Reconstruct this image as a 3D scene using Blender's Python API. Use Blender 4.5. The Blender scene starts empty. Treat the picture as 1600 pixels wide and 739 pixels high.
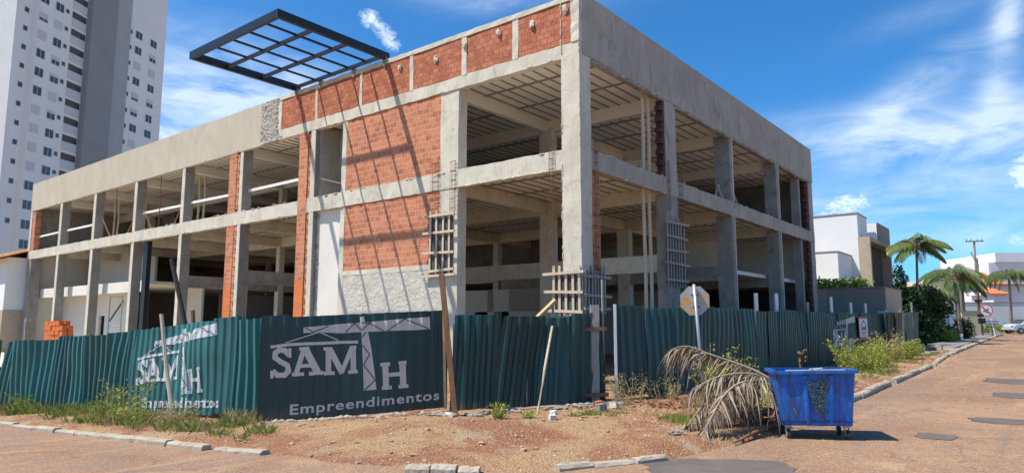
import bpy, bmesh, math, random
from mathutils import Vector, Matrix, noise
R = random.Random(7)
rad = math.radians
sc = bpy.context.scene
COL = sc.collection

# ------------------------------------------------------------------ camera
cam_d = bpy.data.cameras.new("camera")
cam_d.sensor_width = 36.0
cam_d.lens = 24.19
cam_d.clip_start = 0.1
cam_d.clip_end = 5000
cam = bpy.data.objects.new("camera", cam_d)
cam.location = (0, 0, 1.75)
cam.rotation_euler = (rad(97.3), 0, 0)
COL.objects.link(cam)
sc.camera = cam

# ------------------------------------------------------------------ sun, sky, exposure
SUN = Vector((-0.5905, -0.1253, 1.0)).normalized()
sun_d = bpy.data.lights.new("sun", 'SUN')
sun_d.energy = 4.8
sun_d.angle = rad(0.55)
sun_d.color = (1.0, 0.935, 0.82)
sun = bpy.data.objects.new("sun", sun_d)
sun.rotation_euler = SUN.to_track_quat('Z', 'Y').to_euler()
sun.location = (0, 0, 60)
COL.objects.link(sun)

world = bpy.data.worlds.new("World")
sc.world = world
world.use_nodes = True
WN, WL = world.node_tree.nodes, world.node_tree.links
WN.clear()

def wn(tp, **kw):
    n = WN.new(tp)
    for k, v in kw.items():
        setattr(n, k, v)
    return n

def wmath(op, a, b=None, c=None, clamp=False):
    n = wn('ShaderNodeMath', operation=op, use_clamp=clamp)
    for i, v in enumerate((a, b, c)):
        if v is None:
            continue
        if isinstance(v, (int, float)):
            n.inputs[i].default_value = v
        else:
            WL.new(v, n.inputs[i])
    return n.outputs[0]

sky = wn('ShaderNodeTexSky', sky_type='NISHITA', sun_disc=False)
sky.sun_elevation = math.asin(SUN.z)
sky.sun_rotation = math.atan2(SUN.x, SUN.y)
sky.altitude = 400
sky.air_density = 1.0
sky.dust_density = 0.4
sky.ozone_density = 3.0
tint = wn('ShaderNodeMix', data_type='RGBA', blend_type='MULTIPLY')
tint.inputs[0].default_value = 1.0
WL.new(sky.outputs[0], tint.inputs[6])
tint.inputs[7].default_value = (0.31, 0.85, 1.24, 1)
tc = wn('ShaderNodeTexCoord')
sep = wn('ShaderNodeSeparateXYZ')
WL.new(tc.outputs['Generated'], sep.inputs[0])
az = wmath('MULTIPLY', wmath('ARCTAN2', sep.outputs[0], sep.outputs[1]), 57.2958)
el = wmath('MULTIPLY', wmath('ARCSINE', sep.outputs[2]), 57.2958)
cmb = wn('ShaderNodeCombineXYZ')
WL.new(az, cmb.inputs[0]); WL.new(el, cmb.inputs[1])

def wnoise(sx, sy, rot, scale, detail=6, rough=0.6, dist=0.0, off=0.0):
    mp = wn('ShaderNodeMapping')
    mp.inputs['Location'].default_value = (off, off * 0.7, 0)
    mp.inputs['Rotation'].default_value = (0, 0, rad(rot))
    mp.inputs['Scale'].default_value = (sx, sy, 1)
    WL.new(cmb.outputs[0], mp.inputs[0])
    n = wn('ShaderNodeTexNoise')
    n.inputs['Scale'].default_value = scale
    n.inputs['Detail'].default_value = detail
    n.inputs['Roughness'].default_value = rough
    n.inputs['Distortion'].default_value = dist
    WL.new(mp.outputs[0], n.inputs[0])
    return n.outputs[0]

def blob(a0, e0, ra, re, rot=0.0, amp=1.0):
    """soft elliptical patch of sky (degrees of azimuth and elevation)"""
    c, s = math.cos(rad(rot)), math.sin(rad(rot))
    da = wmath('SUBTRACT', az, a0); de = wmath('SUBTRACT', el, e0)
    u = wmath('DIVIDE', wmath('ADD', wmath('MULTIPLY', da, c), wmath('MULTIPLY', de, s)), ra)
    v = wmath('DIVIDE', wmath('SUBTRACT', wmath('MULTIPLY', de, c), wmath('MULTIPLY', da, s)), re)
    r2 = wmath('ADD', wmath('MULTIPLY', u, u), wmath('MULTIPLY', v, v))
    return wmath('MULTIPLY', wmath('EXPONENT', wmath('MULTIPLY', r2, -1.0)), amp)

def addall(l):
    o = l[0]
    for x in l[1:]:
        o = wmath('ADD', o, x)
    return o

cirrus_mask = addall([
    blob(-29, 15.0, 10, 5.5, 0, 1.25), blob(-20.5, 17.0, 6.0, 3.2, 0, 1.05),
    blob(-2.5, 27.0, 6, 1.6, 0, 0.7), blob(6, 29.0, 8, 2.5, 0, 0.4),
    blob(27, 14.0, 6.5, 1.7, -2, 0.9), blob(34, 12.6, 7.0, 2.2, 0, 1.2), blob(31.5, 16.8, 4.5, 1.3, 28, 0.85),
    blob(37.0, 20.0, 0.9, 4.6, -12, 0.95), blob(36.0, 15.2, 1.2, 2.4, -10, 0.6), blob(40, 14, 3.5, 4, 0, 0.7),
    blob(33, 21.8, 4.5, 0.9, 8, 0.35), blob(29, 9.3, 10, 1.3, 0, 0.6), blob(33, 6.2, 10, 2.0, 0, 0.6),
    blob(10, 8, 14, 3.0, 0, 0.25), blob(120, 25, 40, 10, 10, 0.7), blob(-120, 30, 40, 12, -10, 0.6),
    blob(180, 20, 35, 10, 0, 0.6)])
cn = wnoise(0.6, 1.7, -14, 0.22, 9, 0.62, 0.8, 3.1)
cn2 = wnoise(0.25, 1.0, 10, 0.5, 6, 0.6, 0.3, 11.0)
mixn = wmath('ADD', wmath('MULTIPLY', cn, 0.72), wmath('MULTIPLY', cn2, 0.28))
cir = wmath('MULTIPLY', cirrus_mask, wmath('MULTIPLY', wmath('SUBTRACT', mixn, 0.30), 3.0, clamp=True), clamp=True)
cir = wmath('MULTIPLY', cir, 0.72)
puff_mask = addall([
    blob(-12.3, 24.4, 0.95, 0.75, 0, 1.15), blob(-11.0, 23.4, 1.1, 0.8, -30, 0.9), blob(-10.2, 22.5, 0.7, 0.8, 0, 0.8),
    blob(25.7, 8.7, 2.3, 0.75, 6, 1.15), blob(26.6, 9.3, 1.1, 0.6, 0, 1.0),
    blob(37.6, 10.0, 1.6, 1.1, 20, 1.25), blob(38.8, 10.9, 2.0, 1.4, 0, 1.2), blob(37.2, 5.6, 2.6, 0.9, 0, 0.9), blob(60, 8, 14, 2.5, 0, 1.1)])
pn = wnoise(1, 1.3, 12, 1.15, 10, 0.72, 0.9, 5.0)
puf = wmath('MULTIPLY', wmath('SUBTRACT', wmath('MULTIPLY', puff_mask, wmath('MULTIPLY', wmath('SUBTRACT', pn, 0.22), 2.4)), 0.30), 1.7, clamp=True)
puf = wmath('MULTIPLY', puf, 0.85)
alpha = wmath('MAXIMUM', cir, puf)
cl = wn('ShaderNodeMix', data_type='RGBA')
WL.new(alpha, cl.inputs[0])
WL.new(tint.outputs[2], cl.inputs[6])
cl.inputs[7].default_value = (6.6, 7.6, 8.6, 1)
bg = wn('ShaderNodeBackground')
bg.inputs[1].default_value = 0.105
WL.new(cl.outputs[2], bg.inputs[0])
wo = wn('ShaderNodeOutputWorld')
WL.new(bg.outputs[0], wo.inputs[0])

vs = sc.view_settings
vs.view_transform = 'Standard'
vs.look = 'None'
vs.exposure = 0.45
vs.gamma = 1.0
vs.use_curve_mapping = False
sc.cycles.use_denoising = True
sc.cycles.max_bounces = 10
sc.cycles.diffuse_bounces = 8

# ------------------------------------------------------------------ site frame
# s runs along the right-hand street, t along the left-hand street, both from
# the street corner of the building under construction
CX, CY = 1.88, 18.5
TH = rad(90 - 38.4)
DS = (math.cos(TH), math.sin(TH))
DT = (-math.sin(TH), math.cos(TH))

def W(s, t, z=0.0):
    return Vector((CX + DS[0] * s + DT[0] * t, CY + DS[1] * s + DT[1] * t, z))

def lerp_tab(tab, x):
    if x <= tab[0][0]:
        return tab[0][1]
    for (a, va), (b, vb) in zip(tab, tab[1:]):
        if x <= b:
            return va + (vb - va) * (x - a) / (b - a)
    return tab[-1][1]

def smooth(a, b, x):
    x = min(1, max(0, (x - a) / (b - a)))
    return x * x * (3 - 2 * x)

SR = [(-10, 0), (-4, 0.02), (1, 0.10), (12, 0.17), (27, 0.33), (60, 0.74), (90, 0.92), (200, 1.1)]

def base(s, t):
    z = lerp_tab(SR, s)
    if t > -2:
        w = 1 - smooth(-6.5, -1.0, s)
        z -= 0.05 * min(t + 2, 36) * w
    return z

# ------------------------------------------------------------------ mesh helper
class MB:
    def __init__(self):
        self.v, self.f = [], []

    def quad(self, *p):
        n = len(self.v)
        self.v += [tuple(q) for q in p]
        self.f.append(tuple(range(n, n + len(p))))

    def box(self, x0, x1, y0, y1, z0, z1):
        n = len(self.v)
        self.v += [(x0, y0, z0), (x1, y0, z0), (x1, y1, z0), (x0, y1, z0),
                   (x0, y0, z1), (x1, y0, z1), (x1, y1, z1), (x0, y1, z1)]
        for f in ((0, 3, 2, 1), (4, 5, 6, 7), (0, 1, 5, 4), (1, 2, 6, 5), (2, 3, 7, 6), (3, 0, 4, 7)):
            self.f.append(tuple(n + i for i in f))

    def rbox(self, x0, x1, y0, y1, z0, z1, seg=0.35, amp=0.008, rnd=R):
        """box cut into slices along its longest side, the slice corners jittered"""
        d = (x1 - x0, y1 - y0, z1 - z0)
        ax = d.index(max(d))
        k = max(1, int(d[ax] / seg))
        n = len(self.v)
        o = [(x0, x1), (y0, y1), (z0, z1)]
        a, b = [i for i in range(3) if i != ax]
        for i in range(k + 1):
            q = o[ax][0] + d[ax] * i / k
            for (ia, ib) in ((0, 0), (1, 0), (1, 1), (0, 1)):
                p = [0, 0, 0]
                p[ax] = q
                p[a] = o[a][ia] + rnd.uniform(-amp, amp)
                p[b] = o[b][ib] + rnd.uniform(-amp, amp)
                self.v.append(tuple(p))
        for i in range(k):
            for j in range(4):
                j2 = (j + 1) % 4
                self.f.append((n + i * 4 + j, n + i * 4 + j2, n + i * 4 + 4 + j2, n + i * 4 + 4 + j))
        self.f.append((n, n + 1, n + 2, n + 3))
        m = n + k * 4
        self.f.append((m + 3, m + 2, m + 1, m))

    def tube(self, pts, rr, k=6, cap=True):
        pts = [Vector(p) for p in pts]
        if not isinstance(rr, (list, tuple)):
            rr = [rr] * len(pts)
        n = len(self.v)
        up = Vector((0.013, 0.021, 1)).normalized()
        for i, p in enumerate(pts):
            d = (pts[min(i + 1, len(pts) - 1)] - pts[max(i - 1, 0)])
            if d.length < 1e-6:
                d = Vector((0, 0, 1))
            d.normalize()
            u = d.cross(up if abs(d.dot(up)) < 0.95 else Vector((1, 0, 0))).normalized()
            w = d.cross(u)
            for j in range(k):
                a = 2 * math.pi * j / k
                self.v.append(tuple(p + (u * math.cos(a) + w * math.sin(a)) * rr[i]))
        for i in range(len(pts) - 1):
            for j in range(k):
                j2 = (j + 1) % k
                self.f.append((n + i * k + j, n + i * k + j2, n + (i + 1) * k + j2, n + (i + 1) * k + j))
        if cap:
            self.f.append(tuple(n + j for j in range(k))[::-1])
            self.f.append(tuple(n + (len(pts) - 1) * k + j for j in range(k)))

    def bar(self, p, q, w, h, up=(0, 0, 1)):
        """rectangular bar from p to q, w across, h along 'up'"""
        p, q = Vector(p), Vector(q)
        d = (q - p).normalized()
        up = Vector(up)
        if abs(d.dot(up)) > 0.97:
            up = Vector((1, 0, 0))
        u = d.cross(up).normalized()
        v = u.cross(d).normalized()
        n = len(self.v)
        for c in (p, q):
            for a, b in ((-1, -1), (1, -1), (1, 1), (-1, 1)):
                self.v.append(tuple(c + u * a * w / 2 + v * b * h / 2))
        for f in ((3, 2, 1, 0), (4, 5, 6, 7), (0, 1, 5, 4), (1, 2, 6, 5), (2, 3, 7, 6), (3, 0, 4, 7)):
            self.f.append(tuple(n + i for i in f))

    def lump(self, c, rx, ry, rz, rnd=R, jit=0.25, sub=1):
        bm = bmesh.new()
        bmesh.ops.create_icosphere(bm, subdivisions=sub, radius=1)
        n = len(self.v)
        for v in bm.verts:
            k = 1 + rnd.uniform(-jit, jit)
            self.v.append((c[0] + v.co.x * rx * k, c[1] + v.co.y * ry * k, c[2] + v.co.z * rz * k))
        for f in bm.faces:
            self.f.append(tuple(n + v.index for v in f.verts))
        bm.free()

    def build(self, name, mat, parent=None, smooth=False, fix=False):
        me = bpy.data.meshes.new(name)
        me.from_pydata(self.v, [], self.f)
        if fix:
            bm = bmesh.new(); bm.from_mesh(me)
            bmesh.ops.recalc_face_normals(bm, faces=bm.faces)
            bm.to_mesh(me); bm.free()
        me.materials.append(mat)
        if smooth:
            me.polygons.foreach_set('use_smooth', [True] * len(me.polygons))
        me.update()
        o = bpy.data.objects.new(name, me)
        COL.objects.link(o)
        if parent:
            o.parent = parent
        return o

def tag(o, label, cat, group=None, kind=None):
    o['label'] = label
    o['category'] = cat
    if group: o['group'] = group
    if kind: o['kind'] = kind
    return o

def thing(name, loc, label, cat, rz=0.0, group=None):
    o = bpy.data.objects.new(name, None)
    o.empty_display_size = 0.2
    COL.objects.link(o)
    o.location = loc
    o.rotation_euler = (0, 0, rz)
    return tag(o, label, cat, group)

def struct(o, label=None, cat=None):
    o['kind'] = 'structure'
    if label: o['label'] = label
    if cat: o['category'] = cat
    return o

def copy_tree(o, parent=None):
    c = o.copy()
    COL.objects.link(c)
    c.parent = parent
    for ch in list(o.children):
        copy_tree(ch, c)
    return c

def center(o_mb, origin):
    o_mb.v = [(x - origin[0], y - origin[1], z - origin[2]) for x, y, z in o_mb.v]
    return o_mb

# ------------------------------------------------------------------ materials
class NT:
    def __init__(self, name):
        self.m = bpy.data.materials.new(name)
        self.m.use_nodes = True
        self.n, self.l = self.m.node_tree.nodes, self.m.node_tree.links
        self.b = self.n['Principled BSDF']
        self.tc = self.n.new('ShaderNodeTexCoord')

    def new(self, tp, **kw):
        n = self.n.new(tp)
        for k, v in kw.items():
            setattr(n, k, v)
        return n

    def put(self, sock, v):
        if hasattr(v, 'is_output') or hasattr(v, 'links'):
            self.l.new(v, sock)
        elif isinstance(v, (tuple, list)) and sock.type == 'RGBA' and len(v) == 3:
            sock.default_value = (*v, 1)
        else:
            sock.default_value = v

    def math(self, op, a, b=0.0, clamp=False):
        n = self.new('ShaderNodeMath', operation=op, use_clamp=clamp)
        self.put(n.inputs[0], a); self.put(n.inputs[1], b)
        return n.outputs[0]

    def vec(self, scale=(1, 1, 1), src='Object', rot=(0, 0, 0)):
        mp = self.new('ShaderNodeMapping')
        mp.inputs['Scale'].default_value = scale
        mp.inputs['Rotation'].default_value = rot
        self.l.new(self.tc.outputs[src], mp.inputs[0])
        return mp.outputs[0]

    def noise(self, scale, detail=5, rough=0.6, vec=None, dist=0.0):
        n = self.new('ShaderNodeTexNoise')
        n.inputs['Scale'].default_value = scale
        n.inputs['Detail'].default_value = detail
        n.inputs['Roughness'].default_value = rough
        n.inputs['Distortion'].default_value = dist
        self.l.new(vec or self.tc.outputs['Object'], n.inputs[0])
        return n.outputs[0]

    def ramp(self, fac, lo, hi):
        n = self.new('ShaderNodeMapRange')
        n.inputs[1].default_value = lo; n.inputs[2].default_value = hi
        self.l.new(fac, n.inputs[0])
        return n.outputs[0]

    def mix(self, fac, a, b, mode='MIX'):
        n = self.new('ShaderNodeMix', data_type='RGBA', blend_type=mode)
        self.put(n.inputs[0], fac); self.put(n.inputs[6], a); self.put(n.inputs[7], b)
        return n.outputs[2]

    def bump(self, h, strength=0.3, dist=0.02):
        n = self.new('ShaderNodeBump')
        n.inputs['Strength'].default_value = strength
        n.inputs['Distance'].default_value = dist
        self.l.new(h, n.inputs['Height'])
        self.l.new(n.outputs[0], self.b.inputs['Normal'])

    def done(self, col, rough=0.85, metal=0.0, spec=0.3):
        self.put(self.b.inputs['Base Color'], col)
        self.put(self.b.inputs['Roughness'], rough)
        self.b.inputs['Metallic'].default_value = metal
        self.b.inputs['Specular IOR Level'].default_value = spec
        return self.m

def mat_mottle(name, c1, c2, c3=None, scale=1.5, stretch=(1, 1, 1), rough=0.9, bump=0.25, bscale=30, spot=0.55, bdist=0.01, spec=0.25, metal=0.0, drip=0.0, crack=0.0):
    t = NT(name)
    v = t.vec(stretch)
    f = t.ramp(t.noise(scale, 7, 0.65, v, 0.4), 0.32, 0.68)
    col = t.mix(f, c1, c2)
    if c3:
        g = t.ramp(t.noise(scale * 3.1, 8, 0.7, v, 1.0), spot, spot + 0.10)
        col = t.mix(g, col, c3)
    if drip:
        dk = (c1[0] * .55, c1[1] * .54, c1[2] * .52)
        s1 = t.ramp(t.noise(2.4, 8, 0.7, t.vec((2.2, 2.2, 0.35)), 0.5), 0.52, 0.70)
        col = t.mix(t.math('MULTIPLY', s1, drip), col, dk)
        s2 = t.ramp(t.noise(0.55, 7, 0.7, None, 1.0), 0.50, 0.62)
        col = t.mix(t.math('MULTIPLY', s2, drip * 0.8), col, (c1[0] * .72, c1[1] * .72, c1[2] * .74))
        s3 = t.ramp(t.noise(7, 8, 0.8, None, 0.6), 0.62, 0.68)
        col = t.mix(t.math('MULTIPLY', s3, drip), col, (c1[0] * .62, c1[1] * .60, c1[2] * .58))
    if crack:
        nz = t.new('ShaderNodeTexNoise'); nz.inputs['Scale'].default_value = 2.0; nz.inputs['Detail'].default_value = 7
        t.l.new(t.tc.outputs['Object'], nz.inputs[0])
        av = t.new('ShaderNodeVectorMath', operation='ADD'); t.l.new(t.tc.outputs['Object'], av.inputs[0]); t.l.new(nz.outputs['Color'], av.inputs[1])
        ck = t.new('ShaderNodeTexVoronoi', feature='DISTANCE_TO_EDGE'); ck.inputs['Scale'].default_value = 0.5
        t.l.new(av.outputs[0], ck.inputs[0])
        col = t.mix(t.math('MULTIPLY', t.math('LESS_THAN', ck.outputs['Distance'], 0.007), crack), col, (0.12, 0.11, 0.095))
    fine = t.noise(bscale, 5, 0.7)
    col = t.mix(t.math('MULTIPLY', t.ramp(fine, 0.3, 0.7), 0.18), col, (c1[0] * .5, c1[1] * .5, c1[2] * .5))
    t.bump(t.math('ADD', fine, t.math('MULTIPLY', t.noise(bscale * .2, 4, 0.6), 1.5)), bump, bdist)
    return t.done(col, rough, metal, spec)

def mat_flat(name, c, rough=0.6, metal=0.0, var=0.12, scale=6, spec=0.4, bump=0.0):
    t = NT(name)
    f = t.ramp(t.noise(scale, 5, 0.6), 0.3, 0.7)
    col = t.mix(f, tuple(x * (1 - var) for x in c), tuple(min(1, x * (1 + var)) for x in c))
    if bump:
        t.bump(t.noise(scale * 8, 4), bump, 0.01)
    return t.done(col, rough, metal, spec)

def mat_brick(name, axis, bw=0.29, bh=0.19, tones=((0.66, 0.25, 0.13), (0.42, 0.13, 0.07)), mortar=(0.58, 0.42, 0.31), ms=0.011, groove=True, smear=0.5):
    t = NT(name)
    sp = t.new('ShaderNodeSeparateXYZ')
    t.l.new(t.tc.outputs['Object'], sp.inputs[0])
    cb = t.new('ShaderNodeCombineXYZ')
    wob = t.math('MULTIPLY', t.math('SUBTRACT', t.noise(1.3, 3), 0.5), 0.05)
    t.l.new(sp.outputs[axis], cb.inputs[0])
    t.l.new(t.math('ADD', sp.outputs[2], wob), cb.inputs[1])
    br = t.new('ShaderNodeTexBrick')
    br.offset = 0.5; br.squash = 1.0
    t.l.new(cb.outputs[0], br.inputs['Vector'])
    br.inputs['Color1'].default_value = (0, 0, 0, 1)
    br.inputs['Color2'].default_value = (1, 1, 1, 1)
    br.inputs['Mortar'].default_value = (0.5, 0.5, 0.5, 1)
    br.inputs['Scale'].default_value = 1.0
    br.inputs['Mortar Size'].default_value = ms
    br.inputs['Mortar Smooth'].default_value = 0.25
    br.inputs['Brick Width'].default_value = bw
    br.inputs['Row Height'].default_value = bh
    c = t.mix(br.outputs['Color'], tones[0], tones[1])
    c = t.mix(t.math('MULTIPLY', t.ramp(t.noise(9, 4, 0.7), 0.45, 0.7), 0.6), c, (tones[0][0] * 1.1, tones[0][1] * 1.4, tones[0][2] * 1.4))
    # smeared cement over some bricks
    sm = t.ramp(t.noise(2.2, 8, 0.72, None, 1.2), 0.60 , 0.72)
    c = t.mix(t.math('MULTIPLY', sm, smear), c, (0.48, 0.36, 0.28))
    c = t.mix(t.math('MULTIPLY', br.outputs['Fac'], 1.0), c, mortar)
    dk = t.ramp(t.noise(14, 6, 0.75), 0.62, 0.70)
    c = t.mix(t.math('MULTIPLY', dk, 0.55), c, (0.12, 0.05, 0.035))
    h = t.math('MULTIPLY', br.outputs['Fac'], -1.0)
    if groove:
        g = t.math('SINE', t.math('MULTIPLY', t.math('ADD', sp.outputs[2], wob), 2 * math.pi / 0.0475), 0)
        gm = t.math('MULTIPLY', t.math('LESS_THAN', g, -0.45), t.math('SUBTRACT', 1.0, br.outputs['Fac']))
        h = t.math('SUBTRACT', h, t.math('MULTIPLY', gm, 0.45))
    h = t.math('ADD', h, t.math('MULTIPLY', t.noise(25, 5), 0.7))
    t.bump(h, 1.0, 0.03)
    return t.done(c, 0.9, 0, 0.15)

def mat_leaf(name, c1, c2, rough=0.55, trans=0.25):
    t = NT(name)
    g = t.new('ShaderNodeNewGeometry')
    col = t.mix(g.outputs['Random Per Island'], c1, c2)
    t.done(col, rough, 0, 0.3)
    tr = t.new('ShaderNodeBsdfTranslucent')
    t.l.new(col, tr.inputs[0])
    ms = t.new('ShaderNodeMixShader')
    ms.inputs[0].default_value = trans
    t.l.new(t.b.outputs[0], ms.inputs[1]); t.l.new(tr.outputs[0], ms.inputs[2])
    t.l.new(ms.outputs[0], t.n['Material Output'].inputs[0])
    return t.m

M = {}
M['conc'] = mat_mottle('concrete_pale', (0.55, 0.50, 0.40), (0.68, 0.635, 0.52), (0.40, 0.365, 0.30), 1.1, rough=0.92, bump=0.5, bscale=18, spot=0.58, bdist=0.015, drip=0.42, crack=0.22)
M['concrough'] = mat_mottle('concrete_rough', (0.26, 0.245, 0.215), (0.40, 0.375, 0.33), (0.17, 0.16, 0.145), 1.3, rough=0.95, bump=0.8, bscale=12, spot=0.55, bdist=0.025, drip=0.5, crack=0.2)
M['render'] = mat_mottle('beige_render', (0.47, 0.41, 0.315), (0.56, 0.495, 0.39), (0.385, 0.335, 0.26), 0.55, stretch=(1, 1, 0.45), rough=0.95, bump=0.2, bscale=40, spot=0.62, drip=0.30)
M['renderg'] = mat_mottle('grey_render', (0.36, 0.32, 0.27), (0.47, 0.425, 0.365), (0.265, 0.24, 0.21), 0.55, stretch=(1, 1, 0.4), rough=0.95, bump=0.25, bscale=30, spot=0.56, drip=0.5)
M['plaster'] = mat_mottle('interior_plaster', (0.66, 0.62, 0.55), (0.76, 0.72, 0.65), (0.50, 0.46, 0.40), 0.8, rough=0.95, bump=0.15, bscale=30, spot=0.66)
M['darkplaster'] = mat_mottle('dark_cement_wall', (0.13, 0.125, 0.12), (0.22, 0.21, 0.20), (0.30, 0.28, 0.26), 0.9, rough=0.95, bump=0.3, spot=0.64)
M['chapisco'] = mat_mottle('spatter_dash', (0.50, 0.455, 0.375), (0.66, 0.62, 0.54), (0.36, 0.33, 0.27), 2.3, rough=0.97, bump=1.0, bscale=9, spot=0.58, bdist=0.05)
M['rubblecem'] = mat_mottle('lumpy_cement', (0.36, 0.325, 0.28), (0.48, 0.44, 0.38), (0.26, 0.235, 0.205), 5.0, rough=0.97, bump=1.0, bscale=10, bdist=0.06)
M['soffit'] = mat_mottle('slab_panels', (0.72, 0.66, 0.55), (0.80, 0.75, 0.65), (0.64, 0.57, 0.46), 1.0, rough=0.9, bump=0.1, spot=0.6)
M['rib'] = mat_mottle('slab_joists', (0.25, 0.20, 0.155), (0.32, 0.265, 0.21), None, 2.0, rough=0.95, bump=0.2)
M['brick_t'] = mat_brick('hollow_brick_long', 1)
M['brick_s'] = mat_brick('hollow_brick_cross', 0)
M['brick_big'] = mat_brick('hollow_brick_large', 1, 0.7, 0.29, ((0.66, 0.19, 0.06), (0.56, 0.15, 0.055)), (0.45, 0.27, 0.18), 0.012, False, 0.25)
M['brick_up'] = mat_brick('parapet_brick', 1, 0.24, 0.17, ((0.58, 0.20, 0.11), (0.36, 0.10, 0.055)), (0.30, 0.15, 0.10), 0.012, True, 0.35)
M['brick_shade'] = mat_brick('shaded_toothed_brick', 0, 0.24, 0.19, ((0.17, 0.06, 0.05), (0.10, 0.045, 0.04)), (0.07, 0.055, 0.05), 0.012, True, 0.2)  # brick tones darkened to carry the shade of the right facade
M['blackmetal'] = mat_flat('black_steel', (0.010, 0.010, 0.011), 0.42, 0.0, 0.3, 8, 0.5)
M['galv'] = mat_mottle('galvanised_steel', (0.36, 0.38, 0.40), (0.50, 0.52, 0.54), (0.22, 0.15, 0.10), 5, rough=0.45, bump=0.05, spot=0.68, metal=0.5)
M['rust'] = mat_mottle('rusty_steel', (0.16, 0.065, 0.035), (0.28, 0.12, 0.06), (0.08, 0.05, 0.04), 9, rough=0.9)
M['wood'] = mat_mottle('pale_timber', (0.50, 0.41, 0.29), (0.66, 0.56, 0.42), (0.32, 0.25, 0.18), 2.5, stretch=(3, 3, 0.5), rough=0.85, bump=0.2, spot=0.62)
M['woodgrey'] = mat_mottle('grey_timber', (0.27, 0.25, 0.22), (0.42, 0.39, 0.35), (0.16, 0.14, 0.12), 2.5, stretch=(3, 3, 0.5), rough=0.9, bump=0.2, spot=0.6)
M['woodbrown'] = mat_mottle('brown_timber', (0.17, 0.085, 0.045), (0.29, 0.155, 0.085), (0.09, 0.05, 0.03), 2.5, stretch=(3, 3, 0.6), rough=0.85, bump=0.2, spot=0.62)
M['woodyellow'] = mat_flat('new_yellow_timber', (0.58, 0.37, 0.16), 0.8, 0, 0.15, 5)
M['darkwood_shade'] = mat_flat('weathered_timber_and_shade', (0.07, 0.06, 0.055), 0.9, 0, 0.3, 5)  # weathered timber; also paints the shade in slat gaps and the house recess
M['void'] = mat_flat('unlit_room_black', (0.012, 0.012, 0.012), 0.9)
M['white'] = mat_mottle('white_paint', (0.74, 0.74, 0.73), (0.82, 0.82, 0.81), (0.66, 0.65, 0.63), 0.5, rough=0.9, bump=0.08, spot=0.68)
M['whitedim'] = mat_mottle('aged_white_paint', (0.66, 0.67, 0.68), (0.76, 0.77, 0.78), (0.55, 0.54, 0.52), 0.6, rough=0.9, bump=0.08, spot=0.66)
M['beigep'] = mat_mottle('beige_paint', (0.52, 0.44, 0.30), (0.60, 0.51, 0.36), (0.45, 0.38, 0.27), 0.8, rough=0.9, bump=0.1)
M['tan'] = mat_mottle('tan_render', (0.42, 0.34, 0.25), (0.50, 0.41, 0.31), (0.34, 0.28, 0.2), 0.8, rough=0.9)
M['moss'] = mat_mottle('mossy_grey_wall', (0.32, 0.27, 0.21), (0.42, 0.36, 0.29), (0.13, 0.13, 0.08), 1.0, rough=0.95, bump=0.2, spot=0.58)
M['taupe'] = mat_flat('taupe_cladding', (0.25, 0.215, 0.185), 0.8, 0, 0.1, 2)
M['glassd'] = mat_flat('dark_glass', (0.06, 0.068, 0.078), 0.15, 0, 0.2, 1, 0.6)
M['tyre'] = mat_flat('black_rubber', (0.03, 0.03, 0.03), 0.8)

# painted corrugated sheet: dark teal, chalky streaks and scratches
def mat_sheet(name, c1, c2, streak, amt=0.72):
    t = NT(name)
    f = t.ramp(t.noise(1.1, 5, 0.6), 0.3, 0.7)
    c = t.mix(f, c1, c2)
    sv = t.vec((9, 9, 0.7))
    s1 = t.ramp(t.noise(2.6, 7, 0.7, sv), amt, amt + 0.06)
    c = t.mix(t.math('MULTIPLY', s1, 0.8), c, streak)
    dv = t.vec((2, 2, 1.0))
    s2 = t.ramp(t.noise(4.0, 8, 0.8, dv), 0.66, 0.74)
    c = t.mix(t.math('MULTIPLY', s2, 0.35), c, (0.20, 0.22, 0.20))
    oi = t.new('ShaderNodeObjectInfo')
    hs = t.new('ShaderNodeHueSaturation')
    hs.inputs['Saturation'].default_value = 0.95
    t.l.new(t.math('ADD', t.math('MULTIPLY', oi.outputs['Random'], 0.6), 0.72), hs.inputs['Value'])
    t.l.new(c, hs.inputs['Color'])
    c = hs.outputs[0]
    rs_ = t.ramp(t.noise(1.7, 8, 0.8, t.vec((2.5, 2.5, 0.6)), 0.8), 0.63, 0.68)
    c = t.mix(t.math('MULTIPLY', rs_, 0.45), c, (0.13, 0.10, 0.075))
    # splashed earth near the foot, ragged
    sp = t.new('ShaderNodeSeparateXYZ'); t.l.new(t.tc.outputs['Object'], sp.inputs[0])
    mud = t.math('ADD', t.math('MULTIPLY', sp.outputs[2], -2.6), t.math('MULTIPLY', t.noise(3.5, 7, 0.75), 1.6))
    c = t.mix(t.math('MULTIPLY', t.ramp(mud, 0.35, 1.1), 0.5), c, (0.24, 0.17, 0.11))
    t.bump(t.noise(5, 4), 0.12, 0.02)
    return t.done(c, 0.42, 0.0, 0.5)
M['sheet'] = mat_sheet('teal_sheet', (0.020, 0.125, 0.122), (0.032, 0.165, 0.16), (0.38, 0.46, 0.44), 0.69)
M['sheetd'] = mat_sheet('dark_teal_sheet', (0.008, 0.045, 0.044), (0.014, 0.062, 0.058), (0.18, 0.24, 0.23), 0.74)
M['sheetw'] = mat_mottle('worn_pale_sheet', (0.30, 0.33, 0.32), (0.46, 0.48, 0.46), (0.06, 0.14, 0.13), 2.0, stretch=(2, 2, 0.5), rough=0.5, spot=0.55)
M['sheetg'] = mat_sheet('faded_green_sheet', (0.055, 0.10, 0.09), (0.10, 0.15, 0.13), (0.35, 0.38, 0.35), 0.6)
t = NT('stencil_paint')
fl = t.ramp(t.noise(16, 7, 0.75), 0.60, 0.70)
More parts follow.
